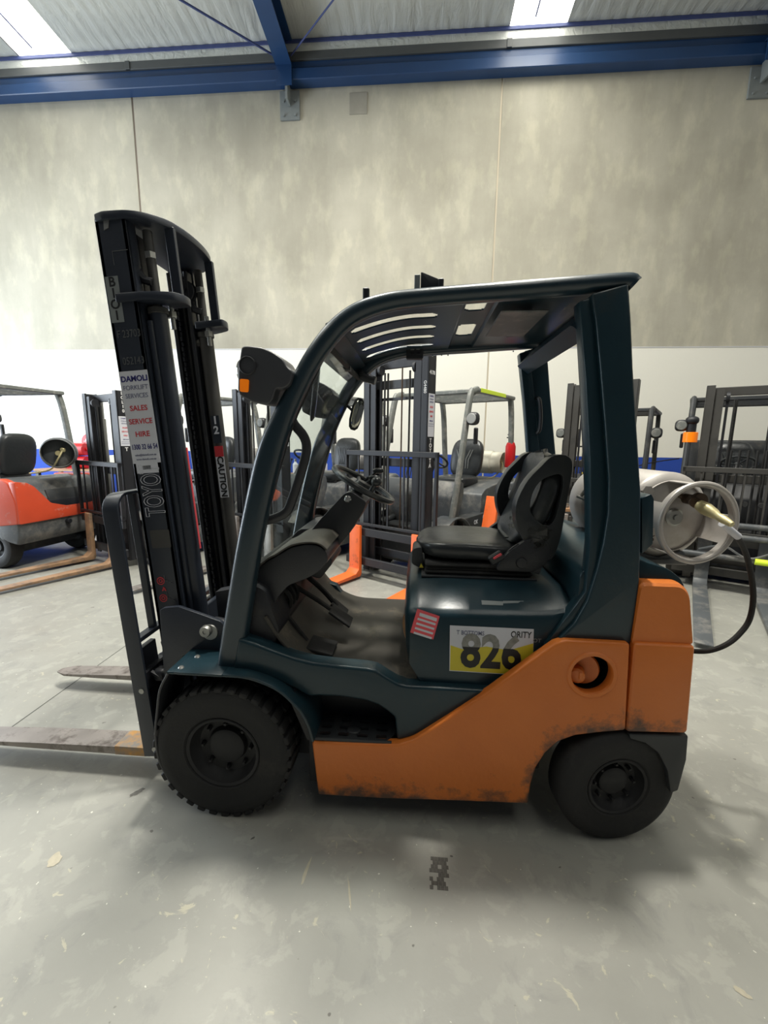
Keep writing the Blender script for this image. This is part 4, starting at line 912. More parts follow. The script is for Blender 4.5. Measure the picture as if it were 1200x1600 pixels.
for y0, y1 in ((.20, .31), (.79, .90)):
    b = B(); sect(b, [[(-1.30, y0, .125), (-1.30, y1, .125), (-1.30, y1, .085), (-1.30, y0, .085)], [(-1.75, y0, .115), (-1.75, y1, .115), (-1.75, y1, .085), (-1.75, y0, .085)], [(-2.16, y0+.004, .098), (-2.16, y1-.004, .098), (-2.16, y1-.004, .086), (-2.16, y0+.004, .086)], [(-2.23, y0+.035, .094), (-2.23, y1-.035, .094), (-2.23, y1-.035, .088), (-2.23, y0+.035, .088)]])
    fo_ = obj('fork', b, 'steel', FK)
    b = B(); sect(b, [[(-1.30, y0, .1255), (-1.30, y1, .1255), (-1.30, y1, .0845), (-1.30, y0, .0845)], [(-1.23, y0, .126), (-1.23, y1, .126), (-1.21, y1, .0845), (-1.21, y0, .0845)], [(-1.215, y0, .20), (-1.215, y1, .20), (-1.175, y1, .20), (-1.175, y0, .20)]]); prism(b, [(-1.215, .2), (-1.175, .2), (-1.21, .62), (-1.235, .62)], y0, y1, .002)
    obj('fork_shank', b, 'black', fo_)
    b = B(); box(b, -1.38, -1.228, y0-.0006, y1+.0006, .0838, .1266); obj('fork_heel_paint', b, 'heel', fo_)
# ---- lettering on the mast rail
NY = .2495
def mst(px, py):   # mast-space x,z of a point seen on the near rail
    p = MT.inverted() @ at(px, py, .25); return p.x, p.z
b = B(); prism(b, [(.008, 2.012), (.062, 2.012), (.062, 2.185), (.008, 2.185)], NY-.001, NY, mi=0)
for k, ch_ in enumerate('BIO1'): text(b, ch_, .050, T(.035, NY-.0015, 2.163-.042*k) @ FACE, 1, bold=.02)
b.transform(MT); obj('fleet_sticker', b, ['plate', 'blackprint'], near, 'pale vertical sticker reading BIO1')
b = B(); text(b, 'F 23703', .042, T(.072, NY-.001, 1.965) @ FACE, 0, sx=.75); b.transform(MT); obj('chalk_number', b, 'scratch', near)
b = B(); text(b, '052143', .042, T(.075, NY-.001, 1.86) @ FACE, 0, sx=.75); b.transform(MT); obj('chalk_number', b, 'scratch', near)
b = B(); tube(b, [(.055, NY, 2.225), (.055, NY, 2.275), (.12, NY, 2.275)], .0014, 4); b.transform(MT); obj('scribe_line', b, 'scratch', near)
b = B(); z1, z0 = 1.822, 1.445; prism(b, [(.003, z0), (.127, z0), (.127, z1), (.003, z1)], NY-.001, NY, mi=0); prism(b, [(.015, z0-.042), (.112, z0-.042), (.112, z0+.002), (.015, z0+.002)], NY-.0008, NY, mi=0)
for s_, z, sz, mi2, bo, sx in (('DAMOLI', 1.790, .031, 1, .028, 1.0), ('FORKLIFT', 1.755, .026, 2, 0.0, .96), ('SERVICES', 1.722, .026, 2, 0.0, .93), ('SALES', 1.672, .030, 3, .012, 1.0), ('SERVICE', 1.618, .030, 3, .012, .95), ('HIRE', 1.566, .031, 3, .012, 1.0), ('1300 32 66 54', 1.513, .030, 1, .012, .66), ('sales@damoli.com.au', 1.480, .012, 2, 0, .9), ('www.damoli.com.au', 1.462, .012, 2, 0, .9)):
    text(b, s_, sz, T(.066, NY-.0015, z) @ FACE, mi2, bold=bo, sx=sx)
for k in range(8): box(b, .045+k*.0045, .0475+k*.0045, NY-.0016, NY-.001, z0-.026, z0-.010, mi=4)
b.transform(MT); obj('hire_sticker', b, ['offwhite', 'navy', 'greyprint', 'redprint', 'blackprint'], near, 'white service and hire sticker with blue and red lines of text')
b = B(); text(b, 'TOYOTA', .125, T(.075, NY-.0008, 1.215) @ FACE @ RZ(90), 0, bold=.012, outline=.0016, align='LEFT', sx=.52); b.transform(MT)
for v in [v for v in b.verts if (MT.inverted() @ v.co).z > 1.44]: b.verts.remove(v)
obj('mast_lettering', b, 'offwhite', near)
b = B(); prism(b, rnd([(.03, 1.075), (.118, 1.075), (.118, 1.155), (.03, 1.155)], .006, 2), NY-.001, NY, 0); b.transform(MT); obj('blank_label', b, 'mastgrey', near)
b = B()
for zc_, mi2 in ((.925, 0), (.845, 0)): 
    for q_ in (0, 1): lathe(b, [(.018-.009*q_, 0), (.018-.009*q_, .001), (.014-.009*q_, .001)] if True else [], (.045, NY, zc_), (0, -1, 0), 20, mi=0)
    text(b, '<', .03, T(.092, NY-.001, zc_-.01) @ FACE, 1); text(b, 'L', .04, T(.07, NY-.001, zc_+.01) @ FACE, 1)
text(b, '^', .04, T(.055, NY-.001, .88) @ FACE, 0, bold=.03); b.transform(MT); obj('hand_warning_decal', b, ['redprint', 'scratch'], near)
b = B(); prism(b, [(.030, .525), (.062, .52), (.085, .555), (.06, .54), (.030, .53)], .184, .185, 0); b.transform(MT); obj('paint_chip', b, 'scratch', FK)
b = B(); v = [(.086, 2.398), (.045, 2.398), (.038, 2.36), (.052, 2.352)]; prism(b, [(.040, 2.39), (.062, 2.385), (.056, 2.36), (.036, 2.352)], NY-.002, NY, 0); b.transform(MT); obj('top_tag', b, 'zinc', near)
# on the far cylinder: "12" and a red-topped caution strip
p = MT.inverted() @ at(360, 690, .67); 
b = B(); prism(b, [(.155, 1.52), (.20, 1.52), (.20, 1.66), (.155, 1.66)], .684, .686, mi=0)
text(b, '1', .055, T(.178, .682, 1.635) @ FACE, 1, bold=.03); text(b, '2', .055, T(.178, .682, 1.585) @ FACE, 1, bold=.03)
prism(b, [(.155, 1.235), (.20, 1.235), (.20, 1.475), (.155, 1.475)], .684, .686, mi=1); prism(b, [(.155, 1.45), (.20, 1.45), (.20, 1.505), (.155, 1.505)], .683, .686, mi=2); text(b, 'CAUTION', .045, T(.178, .682, 1.345) @ FACE @ RZ(-90), 3, bold=.03, sx=1.05)
b.transform(MT); obj('caution_strip', b, ['mast', 'offwhite', 'redprint', 'blackprint'], FK, 'white strip with red top and number 12 on far mast')
b = B(); tube(b, [(.212, .315, 1.05), (.212, .315, 1.50)], .006, 6, flat=.5); b.transform(MT); obj('red_strip', b, 'hydrored', FK)
# ---- gas hose, bottle cradle
P = [at(a, c, Y) for a, c, Y in [(1110, 803, .12), (1128, 818, .12), (1144, 831, .14), (1160, 852, .2), (1171, 885, .25), (1177, 930, .28), (1171, 968, .3), (1154, 992, .3), (1135, 1007, .3), (1112, 1016, .32), (1092, 1018, .34), (1075, 1016, .36)]]
b = B(); tube(b, smooth(P[2:], 5), .0105, 10); hz_ = obj('gas_hose', b, 'rubber', FK)
b = B(); cyl(b, P[1], P[2]+(P[2]-P[1])*.6, .013, 12); obj('hose_sleeve', b, 'offwhite', hz_)
a0, a1 = at(1086, 785, .20), at(1121, 806, .11)
b = B(); d_ = (a1-a0).normalized(); tube(b, [a0+d_*t for t in (0.02, .05, .09, .10, .125, .16)], [.020, .024, .018, .013, .015, .010], 12); obj('gas_coupling', b, 'brass', hz_)
b = B(); box(b, .84, 1.12, .30, .80, 1.06, 1.085, .006)
for y in (.33, .72):
    prism(b, rnd([(.87, 1.08), (1.12, 1.08), (1.10, 1.12), (1.0, 1.087), (.89, 1.12)], .01, 2), y-.02, y+.02, .003)
box(b, .86, .90, .32, .36, 1.02, 1.075, .003)
crd = obj('bottle_cradle', b, 'truckgrey', FK)
b = B(); prism(b, rnd(XZ([(1003, 778), (1018, 772), (1022, 780), (1020, 850), (1003, 866)], .07), .004, 2), .07, .14, .004); obj('bottle_bracket', b, 'teal', FK)
b = B(); tube(b, smooth([(.845, .72, 1.05), (.79, .72, 1.25), (.86, .72, 1.41), (1.0, .72, 1.455), (1.13, .72, 1.40), (1.2, .72, 1.25), (1.16, .72, 1.06)], 6), .02, 8, flat=.12, up=(0, 1, 0)) if False else None
lathe(b, [(.1805, -.02), (.184, -.018), (.184, .018), (.1805, .02)], (.985, .62, 1.262), (.0, 1, 0), 40)
s_ = Vector((.79, .62, 1.30)); tube(b, [s_, s_+Vector((.03, -.03, .075))], .008, 8); tube(b, [s_+Vector((-.02, 0, .0)), s_+Vector((.05, -.02, -.03))], .007, 8); tube(b, [s_+Vector((.02, -.03, .07)), s_+Vector((.05, -.03, .085))], .012, 8)
obj('bottle_strap', b, 'zinc', FK)
# ---- the gas bottle itself rests on the truck: a thing of its own
GB = thing('gas_bottle', 'pale metal gas bottle lying across the back of the orange forklift', 'gas bottle', (1.0, .5, 1.085)); use(GB)
ax = Vector((.055, -.42, 0)).normalized(); g0 = Vector((1.02, .36, 1.262))
b = B(); prof = [(0, -.50)]+[(.178*sin(radians(a)), -.42-.09*cos(radians(a))) for a in (20, 40, 60, 80, 90)]+[(.178, .02)]+[(.178*cos(radians(a)), .02+.055*sin(radians(a))) for a in (15, 35, 55, 75, 90)]
lathe(b, prof, g0, ax, 48); obj('tank', b, 'tank', GB)
b = B(); R0, L0, L1 = .146, .035, .20
def ringpt(R, a, h): return axis_m(g0, ax) @ Vector((R*cos(a), R*sin(a), h))
n = 72; inn = []; out_ = []; hs_ = [L0, .06, .070, .160, .17, L1]
bb = B(); grid = {}
def cut(k, h):
    a = (k/n*360) % 360
    for c0 in (35, 125, 215, 300):
        if abs((a-c0+180) % 360-180) < 27 and .055 < h < .172: return True
    return False
for k in range(n):
    for j, h in enumerate(hs_): grid[(k, j)] = bb.verts.new(ringpt(R0, 2*pi*k/n, h))
for k in range(n):
    for j in range(len(hs_)-1):
        if not cut(k+.5, (hs_[j]+hs_[j+1])/2): bb.faces.new((grid[(k, j)], grid[((k+1) % n, j)], grid[((k+1) % n, j+1)], grid[(k, j+1)]))
bmesh.ops.recalc_face_normals(bb, faces=bb.faces[:]); bmesh.ops.solidify(bb, geom=bb.faces[:], thickness=.004); merge(b, bb)
tube(b, [ringpt(R0+.001, 2*pi*k/n, L1) for k in range(n)], .010, 10, closed=True)
col_ = obj('collar', b, 'tank', GB)
b = B(); lathe(b, [(.034, 0), (.036, .008), (.028, .014), (0.012, .014), (.010, .020), (0, .020)], g0+ax*.073, ax, 24); obj('gauge', b, 'zinc', GB)
b = B(); q = g0+ax*.09+Vector((.045, 0, .075)); cyl(b, q-ax*.03, q+ax*.035, .020, 14); cyl(b, q+ax*.005, Vector(a0), .019, 14); lathe(b, [(.030, 0), (.032, .01), (.03, .02), (0, .02)], q+ax*.03, ax, 18); cyl(b, q-ax*.03+Vector((-.03, 0, .015)), q-ax*.03, .012, 10); obj('valve', b, 'bronze', GB)
b = B(); c_ = g0+ax*.0745; box(b, -.022, .022, -.010, .010, 0, .002, mtx=axis_m(c_+Vector((-.045, 0, -.035)), ax) @ RZ(-70)); obj('label', b, 'bluetag', GB, 'small blue label')
b = B(); q = ringpt(.115, 0, .0) ; text(b, '16', .04, T(c_.x-.085, c_.y-.006, c_.z-.085) @ FACE @ RZ(-20), 0); obj('stamped_number', b, 'bronze', GB)
b = B(); cyl(b, g0+ax*.02+Vector((-.10, 0, .10)), g0+ax*.075+Vector((-.108, 0, .105)), .022, 6); obj('filler_cap', b, 'tank', GB)

# ================================================================== THE FORKLIFTS BEHIND
def truck(name, label, loc, phi, body='truckgrey', low='truckdark', guard='guardgrey', mastm='black', forkm='steel', Hm=2.1, hw=.58, roof_z=2.13, mast=True, grp='forklifts parked behind', backrest_z=1.25, forklen=1.15, seatm='vinyl', detail=True, rearx=1.2, fork_y=.30, cw_col=None, carr_z=0.0, bw=.53, fw=.062):
    R = thing(name, label, 'forklift', loc, radians(phi), grp); local()
    P = lambda n, b, m, par=R, **k: obj(n, b, m, par, **k)
    cw_col = cw_col or body
    # chassis, side panels, counterweight, hood
    b = B(); box(b, -.95, .9, -hw+.2, hw-.2, .16, .62, .03); P('chassis', b, low)
    for s in (-1, 1):
        y0, y1 = sorted((s*(hw-.03), s*(hw-.18)))
        b = B(); prism(b, rnd([(-.50, .16), (.50, .16), (.56, .36), (.66, .52), (.80, .58), (.80, .92), (.25, .62), (-.10, .42), (-.50, .38)], .02, 3), y0, y1, .01); P('side_panel', b, body)
        b = B(); prism(b, rnd([(-.62, .40), (-.1, .44), (.25, .64), (.2, .70), (-.62, .70)], .02, 3), y0, y1, .015); P('sill_panel', b, low)
        fo = [(-.82+.40*cos(radians(a)), .34+.40*sin(radians(a))) for a in range(10, 150, 12)]
        b = B(); strip(b, fo, .014, *sorted((s*(hw-.20), s*(hw+.01))), .004); P('fender', b, body)
    prof = rnd([(rearx-.42, .50), (rearx-.30, .34), (rearx-.05, .30), (rearx, .40), (rearx+.01, .80), (rearx-.07, 1.02), (rearx-.16, 1.06), (rearx-.42, 1.02)], .04, 4)
    b = B(); prism(b, prof, -hw, hw, .045, 3, ang=25); cw = P('counterweight', b, cw_col)
    b = B(); prism(b, rnd([(rearx-.02, .62), (rearx+.02, .62), (rearx+.02, .80), (rearx-.04, .80)], .01, 2), -.30, .30, .01); cyl(b, (rearx, 0, .5), (rearx+.05, 0, .5), .03); P('rear_grille', b, 'black', cw)
    b = B(); prism(b, rnd([(-.10, .60), (.78, .60), (.80, 1.02), (.70, 1.06), (.05, .98), (-.06, .92)], .03, 3), -hw+.08, hw-.08, .04, 3, ang=25); hd = P('engine_hood', b, body)
    b = B(); box(b, -.70, 0, -hw+.1, hw-.1, .60, .615, .003); P('floor_plate', b, 'dusty')
    b = B(); prism(b, rnd([(-.78, .60), (-.66, .60), (-.50, .98), (-.52, 1.10), (-.68, 1.12), (-.80, .95)], .03, 3), -hw+.1, hw-.1, .02, 2); P('dashboard', b, 'plastic' if body != 'truckgrey' else 'truckgrey')
    b = B(); tube(b, [(-.60, 0, 1.05), (-.40, 0, 1.30)], .045, 10); stc = P('steering_column', b, 'plastic')
    c = Vector((-.38, 0, 1.33)); nv = Vector((.55, 0, .83)); mm = axis_m(c, nv)
    b = B(); tube(b, [mm @ Vector((.17*cos(2*pi*k/28), .17*sin(2*pi*k/28), 0)) for k in range(28)], .014, 8, closed=True)
    for a in (0, 120, 240): tube(b, [c, mm @ Vector((.165*cos(radians(a)), .165*sin(radians(a)), 0))], .010, 6)
    sup(b, c, (.04, .04, .03), 1, nu=12, nv=8); P('steering_wheel', b, 'vinyl')
    for k in range(3):
        b = B(); tube(b, [(-.52, .20+.06*k, 1.10), (-.46, .20+.06*k, 1.28)], .007, 6); sup(b, (-.455, .20+.06*k, 1.295), (.016, .016, .02), 1, nu=10, nv=6); P('lever', b, 'vinyl')
    # seat
    b = B(); sup(b, (.22, 0, 1.04), (.25, .24, .075), .45, nu=28, nv=12); st_ = P('seat_cushion', b, seatm)
    b = B(); sup(b, (0, 0, 0), (.07, .23, .27), .5, .6, nu=28, nv=14, mtx=T(.50, 0, 1.33) @ RY(12)); bk_ = P('backrest', b, seatm)
    b = B()
    for k in (-2, -1, 0, 1, 2): 
        tube(b, [(.395+.0*k, .035*k, 1.20), (.405, .035*k, 1.34-.012*abs(k)), (.43, .035*k+.05*(1 if k > 0 else -1 if k < 0 else 0), 1.45)], .006, 5)
    P('back_seam', b, 'zinc' if body == 'truckgrey' and Hm > 2.4 else seatm, bk_)
    b = B(); box(b, .0, .45, -.2, .2, .96, 1.0, .01); P('seat_suspension', b, 'rubber')
    # guard
    fp = lambda s: [(-.86, s*(hw-.06), .66), (-.72, s*(hw-.06), 1.20), (-.52, s*(hw-.07), roof_z-.14), (-.44, s*(hw-.07), roof_z-.05), (-.34, s*(hw-.07), roof_z-.02)]
    for s in (-1, 1):
        b = B(); tube(b, smooth(fp(s), 4), .034, 10, flat=1.25); P('front_pillar', b, guard)
        b = B(); strip(b, smooth([(.86, .92), (.80, 1.30), (.72, roof_z-.25), (.66, roof_z-.03)], 4), .07, *sorted((s*(hw-.04), s*(hw-.10))), .012); P('rear_pillar', b, guard)
        b = B(); box(b, -.36, .74, *sorted((s*(hw-.03), s*(hw-.11))), roof_z-.05, roof_z, .018, seg=2); P('roof_rail', b, guard)
        b = B(); sup(b, (-.60, s*(hw+.02), roof_z-.35), (.05, .07, .07), .7, nu=18, nv=10); lp = P('headlamp', b, 'plastic')
        b = B(); lathe(b, [(0, .006), (.05, .004), (.055, 0)], (-.645, s*(hw+.02), roof_z-.35), (-1, 0, 0), 18); P('lamp_lens', b, 'lightlens' if name.startswith('red') or Hm > 2.4 else 'guardgrey', lp)
        b = B(); box(b, -.50, -.45, *sorted((s*(hw-.02), s*(hw+.02))), roof_z-.62, roof_z-.44, .01); P('mirror', b, 'plastic')
    b = B(); box(b, -.37, -.30, -hw+.06, hw-.06, roof_z-.055, roof_z-.005, .01); P('roof_crossbar', b, guard); b = B(); box(b, .68, .75, -hw+.06, hw-.06, roof_z-.055, roof_z-.005, .01); P('roof_crossbar', b, guard)
    for k in range(6):
        x = -.20+.155*k; b = B(); box(b, x-.012, x+.012, -hw+.08, hw-.08, roof_z-.05, roof_z-.005, .003); P('roof_bar', b, guard)
    # wheels
    for s in (-1, 1):
        for nm, x, r, w_, rr in (('front_wheel', -.82, .33, .2, .17), ('rear_wheel', rearx-.42, .26, .16, .13)):
            y0, y1 = sorted((s*hw, s*(hw-w_))); b = B(); yc = (y0+y1)/2; h = w_/2
            lathe(b, [(rr, -h*.7), (rr+.02, -h*.9), (r*.8, -h), (r*.93, -h*.9), (r, -h*.55), (r, h*.55), (r*.93, h*.9), (r*.8, h), (rr+.02, h*.9), (rr, h*.7)], (x, yc, r), (0, 1, 0), 36); ty = P(nm, b, 'rubber')
            b = B(); lathe(b, [(rr+.003, h*.75), (rr*.93, h*.7), (rr*.85, h*.2), (rr*.5, h*.1), (rr*.42, h*.5), (0, h*.5)], (x, yc, r), (0, s, 0), 24); lathe(b, [(rr, -h*.6), (0, -h*.3)], (x, yc, r), (0, s, 0), 16); rm = P('rim', b, 'truckdark', ty)
    if not mast: return R
    xm = -1.22
    for s in (-1, 1):
        b = B(); y1 = s*.41; box(b, xm, xm+.14, *sorted((y1, y1-s*.014)), .08, Hm, .002); box(b, xm, xm+.018, *sorted((y1, y1-s*.075)), .08, Hm); box(b, xm+.122, xm+.14, *sorted((y1, y1-s*.075)), .08, Hm); P('mast_rail', b, mastm)
        b = B(); y1 = s*.33; box(b, xm+.01, xm+.13, *sorted((y1, y1-s*.012)), .10, Hm-.04); box(b, xm+.01, xm+.026, *sorted((y1, y1-s*.075)), .10, Hm-.04); box(b, xm+.114, xm+.13, *sorted((y1, y1-s*.075)), .10, Hm-.04); P('inner_rail', b, mastm)
        b = B(); cyl(b, (xm+.18, s*.33, .12), (xm+.18, s*.33, Hm-.3), .032, 14); cyl(b, (xm+.18, s*.33, Hm-.3), (xm+.18, s*.33, Hm-.04), .018, 10); P('lift_cylinder', b, 'zinc' if s > 0 else mastm)
        b = B(); box(b, xm+.05, xm+.065, s*.22-.012, s*.22+.012, .5, Hm-.12); lathe(b, [(0, -.015), (.05, -.015), (.05, .015), (0, .015)], (xm+.06, s*.22, Hm-.12), (0, 1, 0), 16); P('lift_chain', b, 'black')
        for dx, yy in ((.05, .16), (.08, .14)): b = B(); tube(b, [(xm+dx, s*yy, .6), (xm+dx, s*yy, Hm-.15)], .010, 6); P('hydraulic_hose', b, 'rubber')
    for z in (Hm-.06, Hm*.55, .30):
        b = B(); box(b, xm+.095, xm+.125, -.40, .40, z-.045, z+.045, .006); P('mast_crossmember', b, mastm)
    xc = xm-.07
    for z in (.16, .50):
        b = B(); box(b, xc-.03, xc+.01, -bw+.01, bw-.01, z+carr_z, z+.09+carr_z, .005); 
        P('carriage_bar', b, mastm)
    bz = backrest_z; xb = xc-.035
    b = B(); box(b, xb, xb+.04, -bw, bw, bz-.055, bz, .004); box(b, xb, xb+.04, -bw, -bw+.03, .60+carr_z, bz, .003); box(b, xb, xb+.04, bw-.03, bw, .60+carr_z, bz, .003); box(b, xb+.005, xb+.03, -bw, bw, .62+carr_z, .65+carr_z, .003)
    bf = P('backrest_frame', b, mastm)
    for k in range(5):
        y = (-.36+.18*k)*bw/.53; b = B(); box(b, xb+.01, xb+.025, y-.008, y+.008, .63+carr_z, bz-.03); P('backrest_bar', b, mastm, bf)
    for s in (-1, 1):
        y0, y1 = s*fork_y-fw, s*fork_y+fw; xf = xc-.035
        b = B(); prism(b, rnd([(xf, .62+carr_z), (xf-.035, .62+carr_z), (xf-.045, .12), (xf-.10, .075), (xf-forklen, .05), (xf-forklen, .035), (xf-.02, .03), (xf, .06)], .01, 2), y0, y1, .003)
        P('fork', b, forkm)
    for s in (-1, 1): b = B(); cyl(b, (-1.05, s*.3, .62), (-.7, s*.3, .66), .035); P('tilt_cylinder', b, low)
    return R
def sticker_lines(par, mtx, w, h, head='', tall=0.30):
    """white hire sticker facing along the truck's forward direction"""
def face_x(x, y, z): return Matrix(((0, 0, -1, x), (-1, 0, 0, y), (0, 1, 0, z), (0, 0, 0, 1)))   # lettering that looks to -x
def face_y(x, y, z): return T(x, y, z) @ FACE                                                    # lettering that looks to -y
def hire(par, F, x, y, z, w=.10, h=.34, code='', word=''):
    b = B(); m = F(x, y, z)
    def pl(x0, x1, z0, z1, d, mi): box(b, x0, x1, z0, z1, -.0005, d, mi=mi, mtx=m)
    pl(-w/2, w/2, -h, 0, .001, 0)
    rows = [('DAMOLI', .022, 1), ('FORKLIFT', .019, 2), ('SERVICES', .019, 2), ('SALES', .024, 3), ('SERVICE', .023, 3), ('HIRE', .024, 3), ('1300 32 66 54', .017, 1)]
    zz_ = [-.025, -.055, -.082, -.13, -.175, -.22, -.265]
    for (s, sz, mi), dz in zip(rows, zz_): text(b, s, sz*1.05, m @ T(0, dz, .0015), mi, bold=.02, sx=.85 if len(s) < 9 else .62)
    for k in range(2): pl(-w*.42, w*.42, -.297-.02*k, -.292-.02*k, .0015, 2)
    obj('hire_sticker', b, ['offwhite', 'navy', 'greyprint', 'redprint'], par)
    if code:
        b = B()
        for i, c in enumerate(code): text(b, c, .050, m @ T(0, .26-.05*i, .001), 0, bold=.03)
        obj('fleet_code', b, 'white', par)
    if word:
        b = B()
        for i, c in enumerate(word): text(b, c, .058, m @ T(0, -h-.04-.05*i, .001), 0, bold=.03)
        obj('mast_word', b, 'white', par)
def lpg(loc, label, r=.165, L=.62, phi=0, group='gas bottles on the parked forklifts', m='tank'):
    G = thing('gas_bottle', label, 'gas bottle', (loc[0], loc[1], loc[2]-r), radians(phi), group); local()
    c = Vector((0, 0, r)); ax_ = Vector((0, -1, 0))
    b = B(); prof = [(0, -L/2)]+[(r*sin(radians(a)), -L/2+.08-.08*cos(radians(a))) for a in (25, 50, 75, 90)]+[(r, L/2-.12)]+[(r*cos(radians(a)), L/2-.12+.05*sin(radians(a))) for a in (20, 45, 70, 90)]
    lathe(b, prof, c, ax_, 32); obj('tank', b, m, G)
    b = B(); lathe(b, [(r*.86, L/2-.10), (r*.86, L/2+.04), (r*.88, L/2+.05), (r*.90, L/2+.04), (r*.90, L/2-.10)], c, ax_, 32, cap=False); obj('collar', b, m, G)
    b = B(); cyl(b, c+ax_*(L/2-.08), c+ax_*(L/2-.02), .03); sup(b, c+ax_*(L/2-.03)+Vector((.05, 0, .04)), (.03, .02, .03), .8, nu=12, nv=8); tube(b, smooth([c+ax_*(L/2-.02)+Vector((.05, 0, .04)), c+ax_*(L/2+.03)+Vector((.0, 0, -.06)), c+ax_*(L/2)+Vector((-.1, .05, -.20)), c+Vector((-.30, -.15, -.24))], 5), .010, 8); obj('valve', b, 'brass', G)
    return G
def world_at(loc, phi, x, y, z):
    a = radians(phi); return (loc[0]+x*cos(a)-y*sin(a), loc[1]+x*sin(a)+y*cos(a), z)

# red truck at the left edge
LA, FA = (-5.62, 3.68, 0), -8
tA = truck('red_forklift', 'red and grey forklift at the left edge, seen from behind with gas bottle', LA, FA, body='truckgrey', low='truckdark', guard='guardgrey', roof_z=2.17, mast=True, rearx=1.18, cw_col='truckgrey')
b = B(); rx = 1.18
prism(b, rnd([(rx-.48, .56), (rx-.30, .52), (rx+.012, .56), (rx+.02, .80), (rx-.06, 1.035), (rx-.16, 1.075), (rx-.75, 1.06), (rx-.75, .75)], .04, 4), -.595, -.50, .02, 3)
prism(b, rnd([(rx-.48, .56), (rx-.30, .52), (rx+.012, .56), (rx+.02, .80), (rx-.06, 1.035), (rx-.16, 1.075), (rx-.75, 1.06), (rx-.75, .75)], .04, 4), .50, .595, .02, 3)
prism(b, rnd([(-.59, .56), (.59, .56), (.59, .66), (.45, .70), (.0, .70), (-.20, .76), (-.38, .98), (-.46, 1.03), (-.59, 1.05)], .02, 3), rx-.06, rx+.028, .012, mtx=SWX); obj('red_cover', b, 'truckred', tA)
b = B(); prism(b, [(rx-.02, .70), (rx+.018, .70), (rx+.018, .83), (rx-.01, .92), (rx-.05, .92)], -.22, .50, .01); obj('rear_recess', b, 'truckdark', tA)
b = B(); tube(b, [(.60, -.53, 2.14), (.76, -.53, 2.14)], .012, 6); sup(b, (.66, -.40, 2.02), (.05, .03, .03), .7, nu=12, nv=8); obj('rear_lamp', b, 'red', tA)
b = B(); tube(b, [(.79, -.60, 1.78), (.80, -.63, 1.74), (.83, -.63, 1.56), (.85, -.60, 1.52)], .012, 8); obj('grab_handle', b, 'black', tA)
w = at(92, 702, 3.55); lpg((w.x, w.y, 1.36), 'dark gas bottle on the back of the red forklift at far left', r=.19, L=.42, phi=38, m='truckgrey')
# truck with lettered mast, forks towards the camera's left
LB, FB = (-3.24, 4.52, 0), 62
tB = truck('forklift', 'dark forklift with orange-edged forks and code LCL10 on its mast, left of the front mast', LB, FB, body='truckgrey', Hm=2.09, backrest_z=1.27, forkm='heel2', rearx=1.2, forklen=1.35, fork_y=.27)
hire(tB, face_y, -1.15, -.4105, 1.80, w=.12, code='LCL10', word='T')
w = world_at(LB, FB, .98, 0, 1.25); lpg((w[0], w[1], 1.25), 'gas bottle on the dark forklift behind the front mast', phi=FB)
# second one beside it
LC, FC = (-1.32, 4.55, 0), 61
tC = truck('forklift', 'dusty grey forklift seen through the windscreen of the orange forklift', LC, FC, body='truckgrey', Hm=2.15, backrest_z=1.27, forklen=1.3)
hire(tC, face_y, -1.15, -.4105, 1.82, w=.12)
w = world_at(LC, FC, .98, 0, 1.25); lpg((w[0], w[1], 1.25), 'gas bottle on the dusty forklift seen through the windscreen', phi=FC)
b = B(); 
# grey truck with orange forks, in the cab opening
LD, FD = (.41, 4.06, 0), 57
tD = truck('forklift', 'dusty grey forklift with orange forks facing the camera, seen through the cab opening', LD, FD, body='truckgrey', forkm='forkorange', Hm=2.41, backrest_z=1.45, roof_z=2.15, fork_y=.42, forklen=.70, bw=.60, fw=.075)
hire(tD, face_y, -1.15, -.4105, 2.02, w=.115, h=.42, word='TOYOTA')
b = B(); box(b, -1.12, -1.09, -.40, .40, 2.10, 2.19, .004); obj('mast_crossmember', b, 'truckdark', tD)
b = B(); box(b, -1.12, -1.10, -.40, .40, 1.98, 2.01, .004); obj('mast_crossmember', b, 'black', tD)
b = B(); tube(b, [(-1.15, -.05, .6), (-1.15, -.05, 2.3)], .008, 6); obj('red_hose', b, 'bronze', tD)
b = B(); text(b, '4178', .05, face_y(-1.15, -.4105, 2.22), 0, bold=.03); text(b, 'G4480', .045, face_x(-1.2215, -.375, 2.08) @ RZ(-90), 0); obj('chalk_code', b, 'white', tD)
b = B(); box(b, -.33, .40, -.551, -.545, 2.105, 2.15, .002); obj('fluorescent_strip', b, 'hivis', tD)
b = B(); 
text(b, '35', .11, face_y(.98, -.583, .93), 0, bold=.02); text(b, '4682', .06, face_y(.52, -.503, .86), 0, bold=.02); text(b, 'Load Rating', .035, face_y(.52, -.503, .915), 0, bold=.01); obj('body_number', b, 'offwhite', tD)
b = B(); box(b, .40, .64, -.503, -.499, .945, .975, .0); obj('red_label', b, 'redprint', tD)
b = B(); text(b, 'OK', .07, face_y(-.30, -.552, .62), 0, bold=.02); lathe(b, [(0, .002), (.03, .002)], (-.10, -.555, .66), (0, -1, 0), 20); obj('side_decal', b, 'offwhite', tD)
w = world_at(LD, FD, .98, .02, 1.27); lpg((w[0], w[1], 1.27), 'cream gas bottle behind the black seat of the grey forklift', phi=FD, m='cardboard')
b = B(); bx_, by_, bz_ = world_at(LD, FD, .84, -.50, 1.36)
EX = thing('fire_extinguisher', 'red fire extinguisher strapped to the rear pillar of the grey forklift', 'extinguisher', (bx_-.03, by_-.05, 1.22)); local()
b = B(); lathe(b, [(0, 0), (.06, 0), (.068, .02), (.068, .28), (.05, .33), (.02, .35), (0, .35)], (0, 0, 0), (0, 0, 1), 24); obj('cylinder_body', b, 'red', EX)
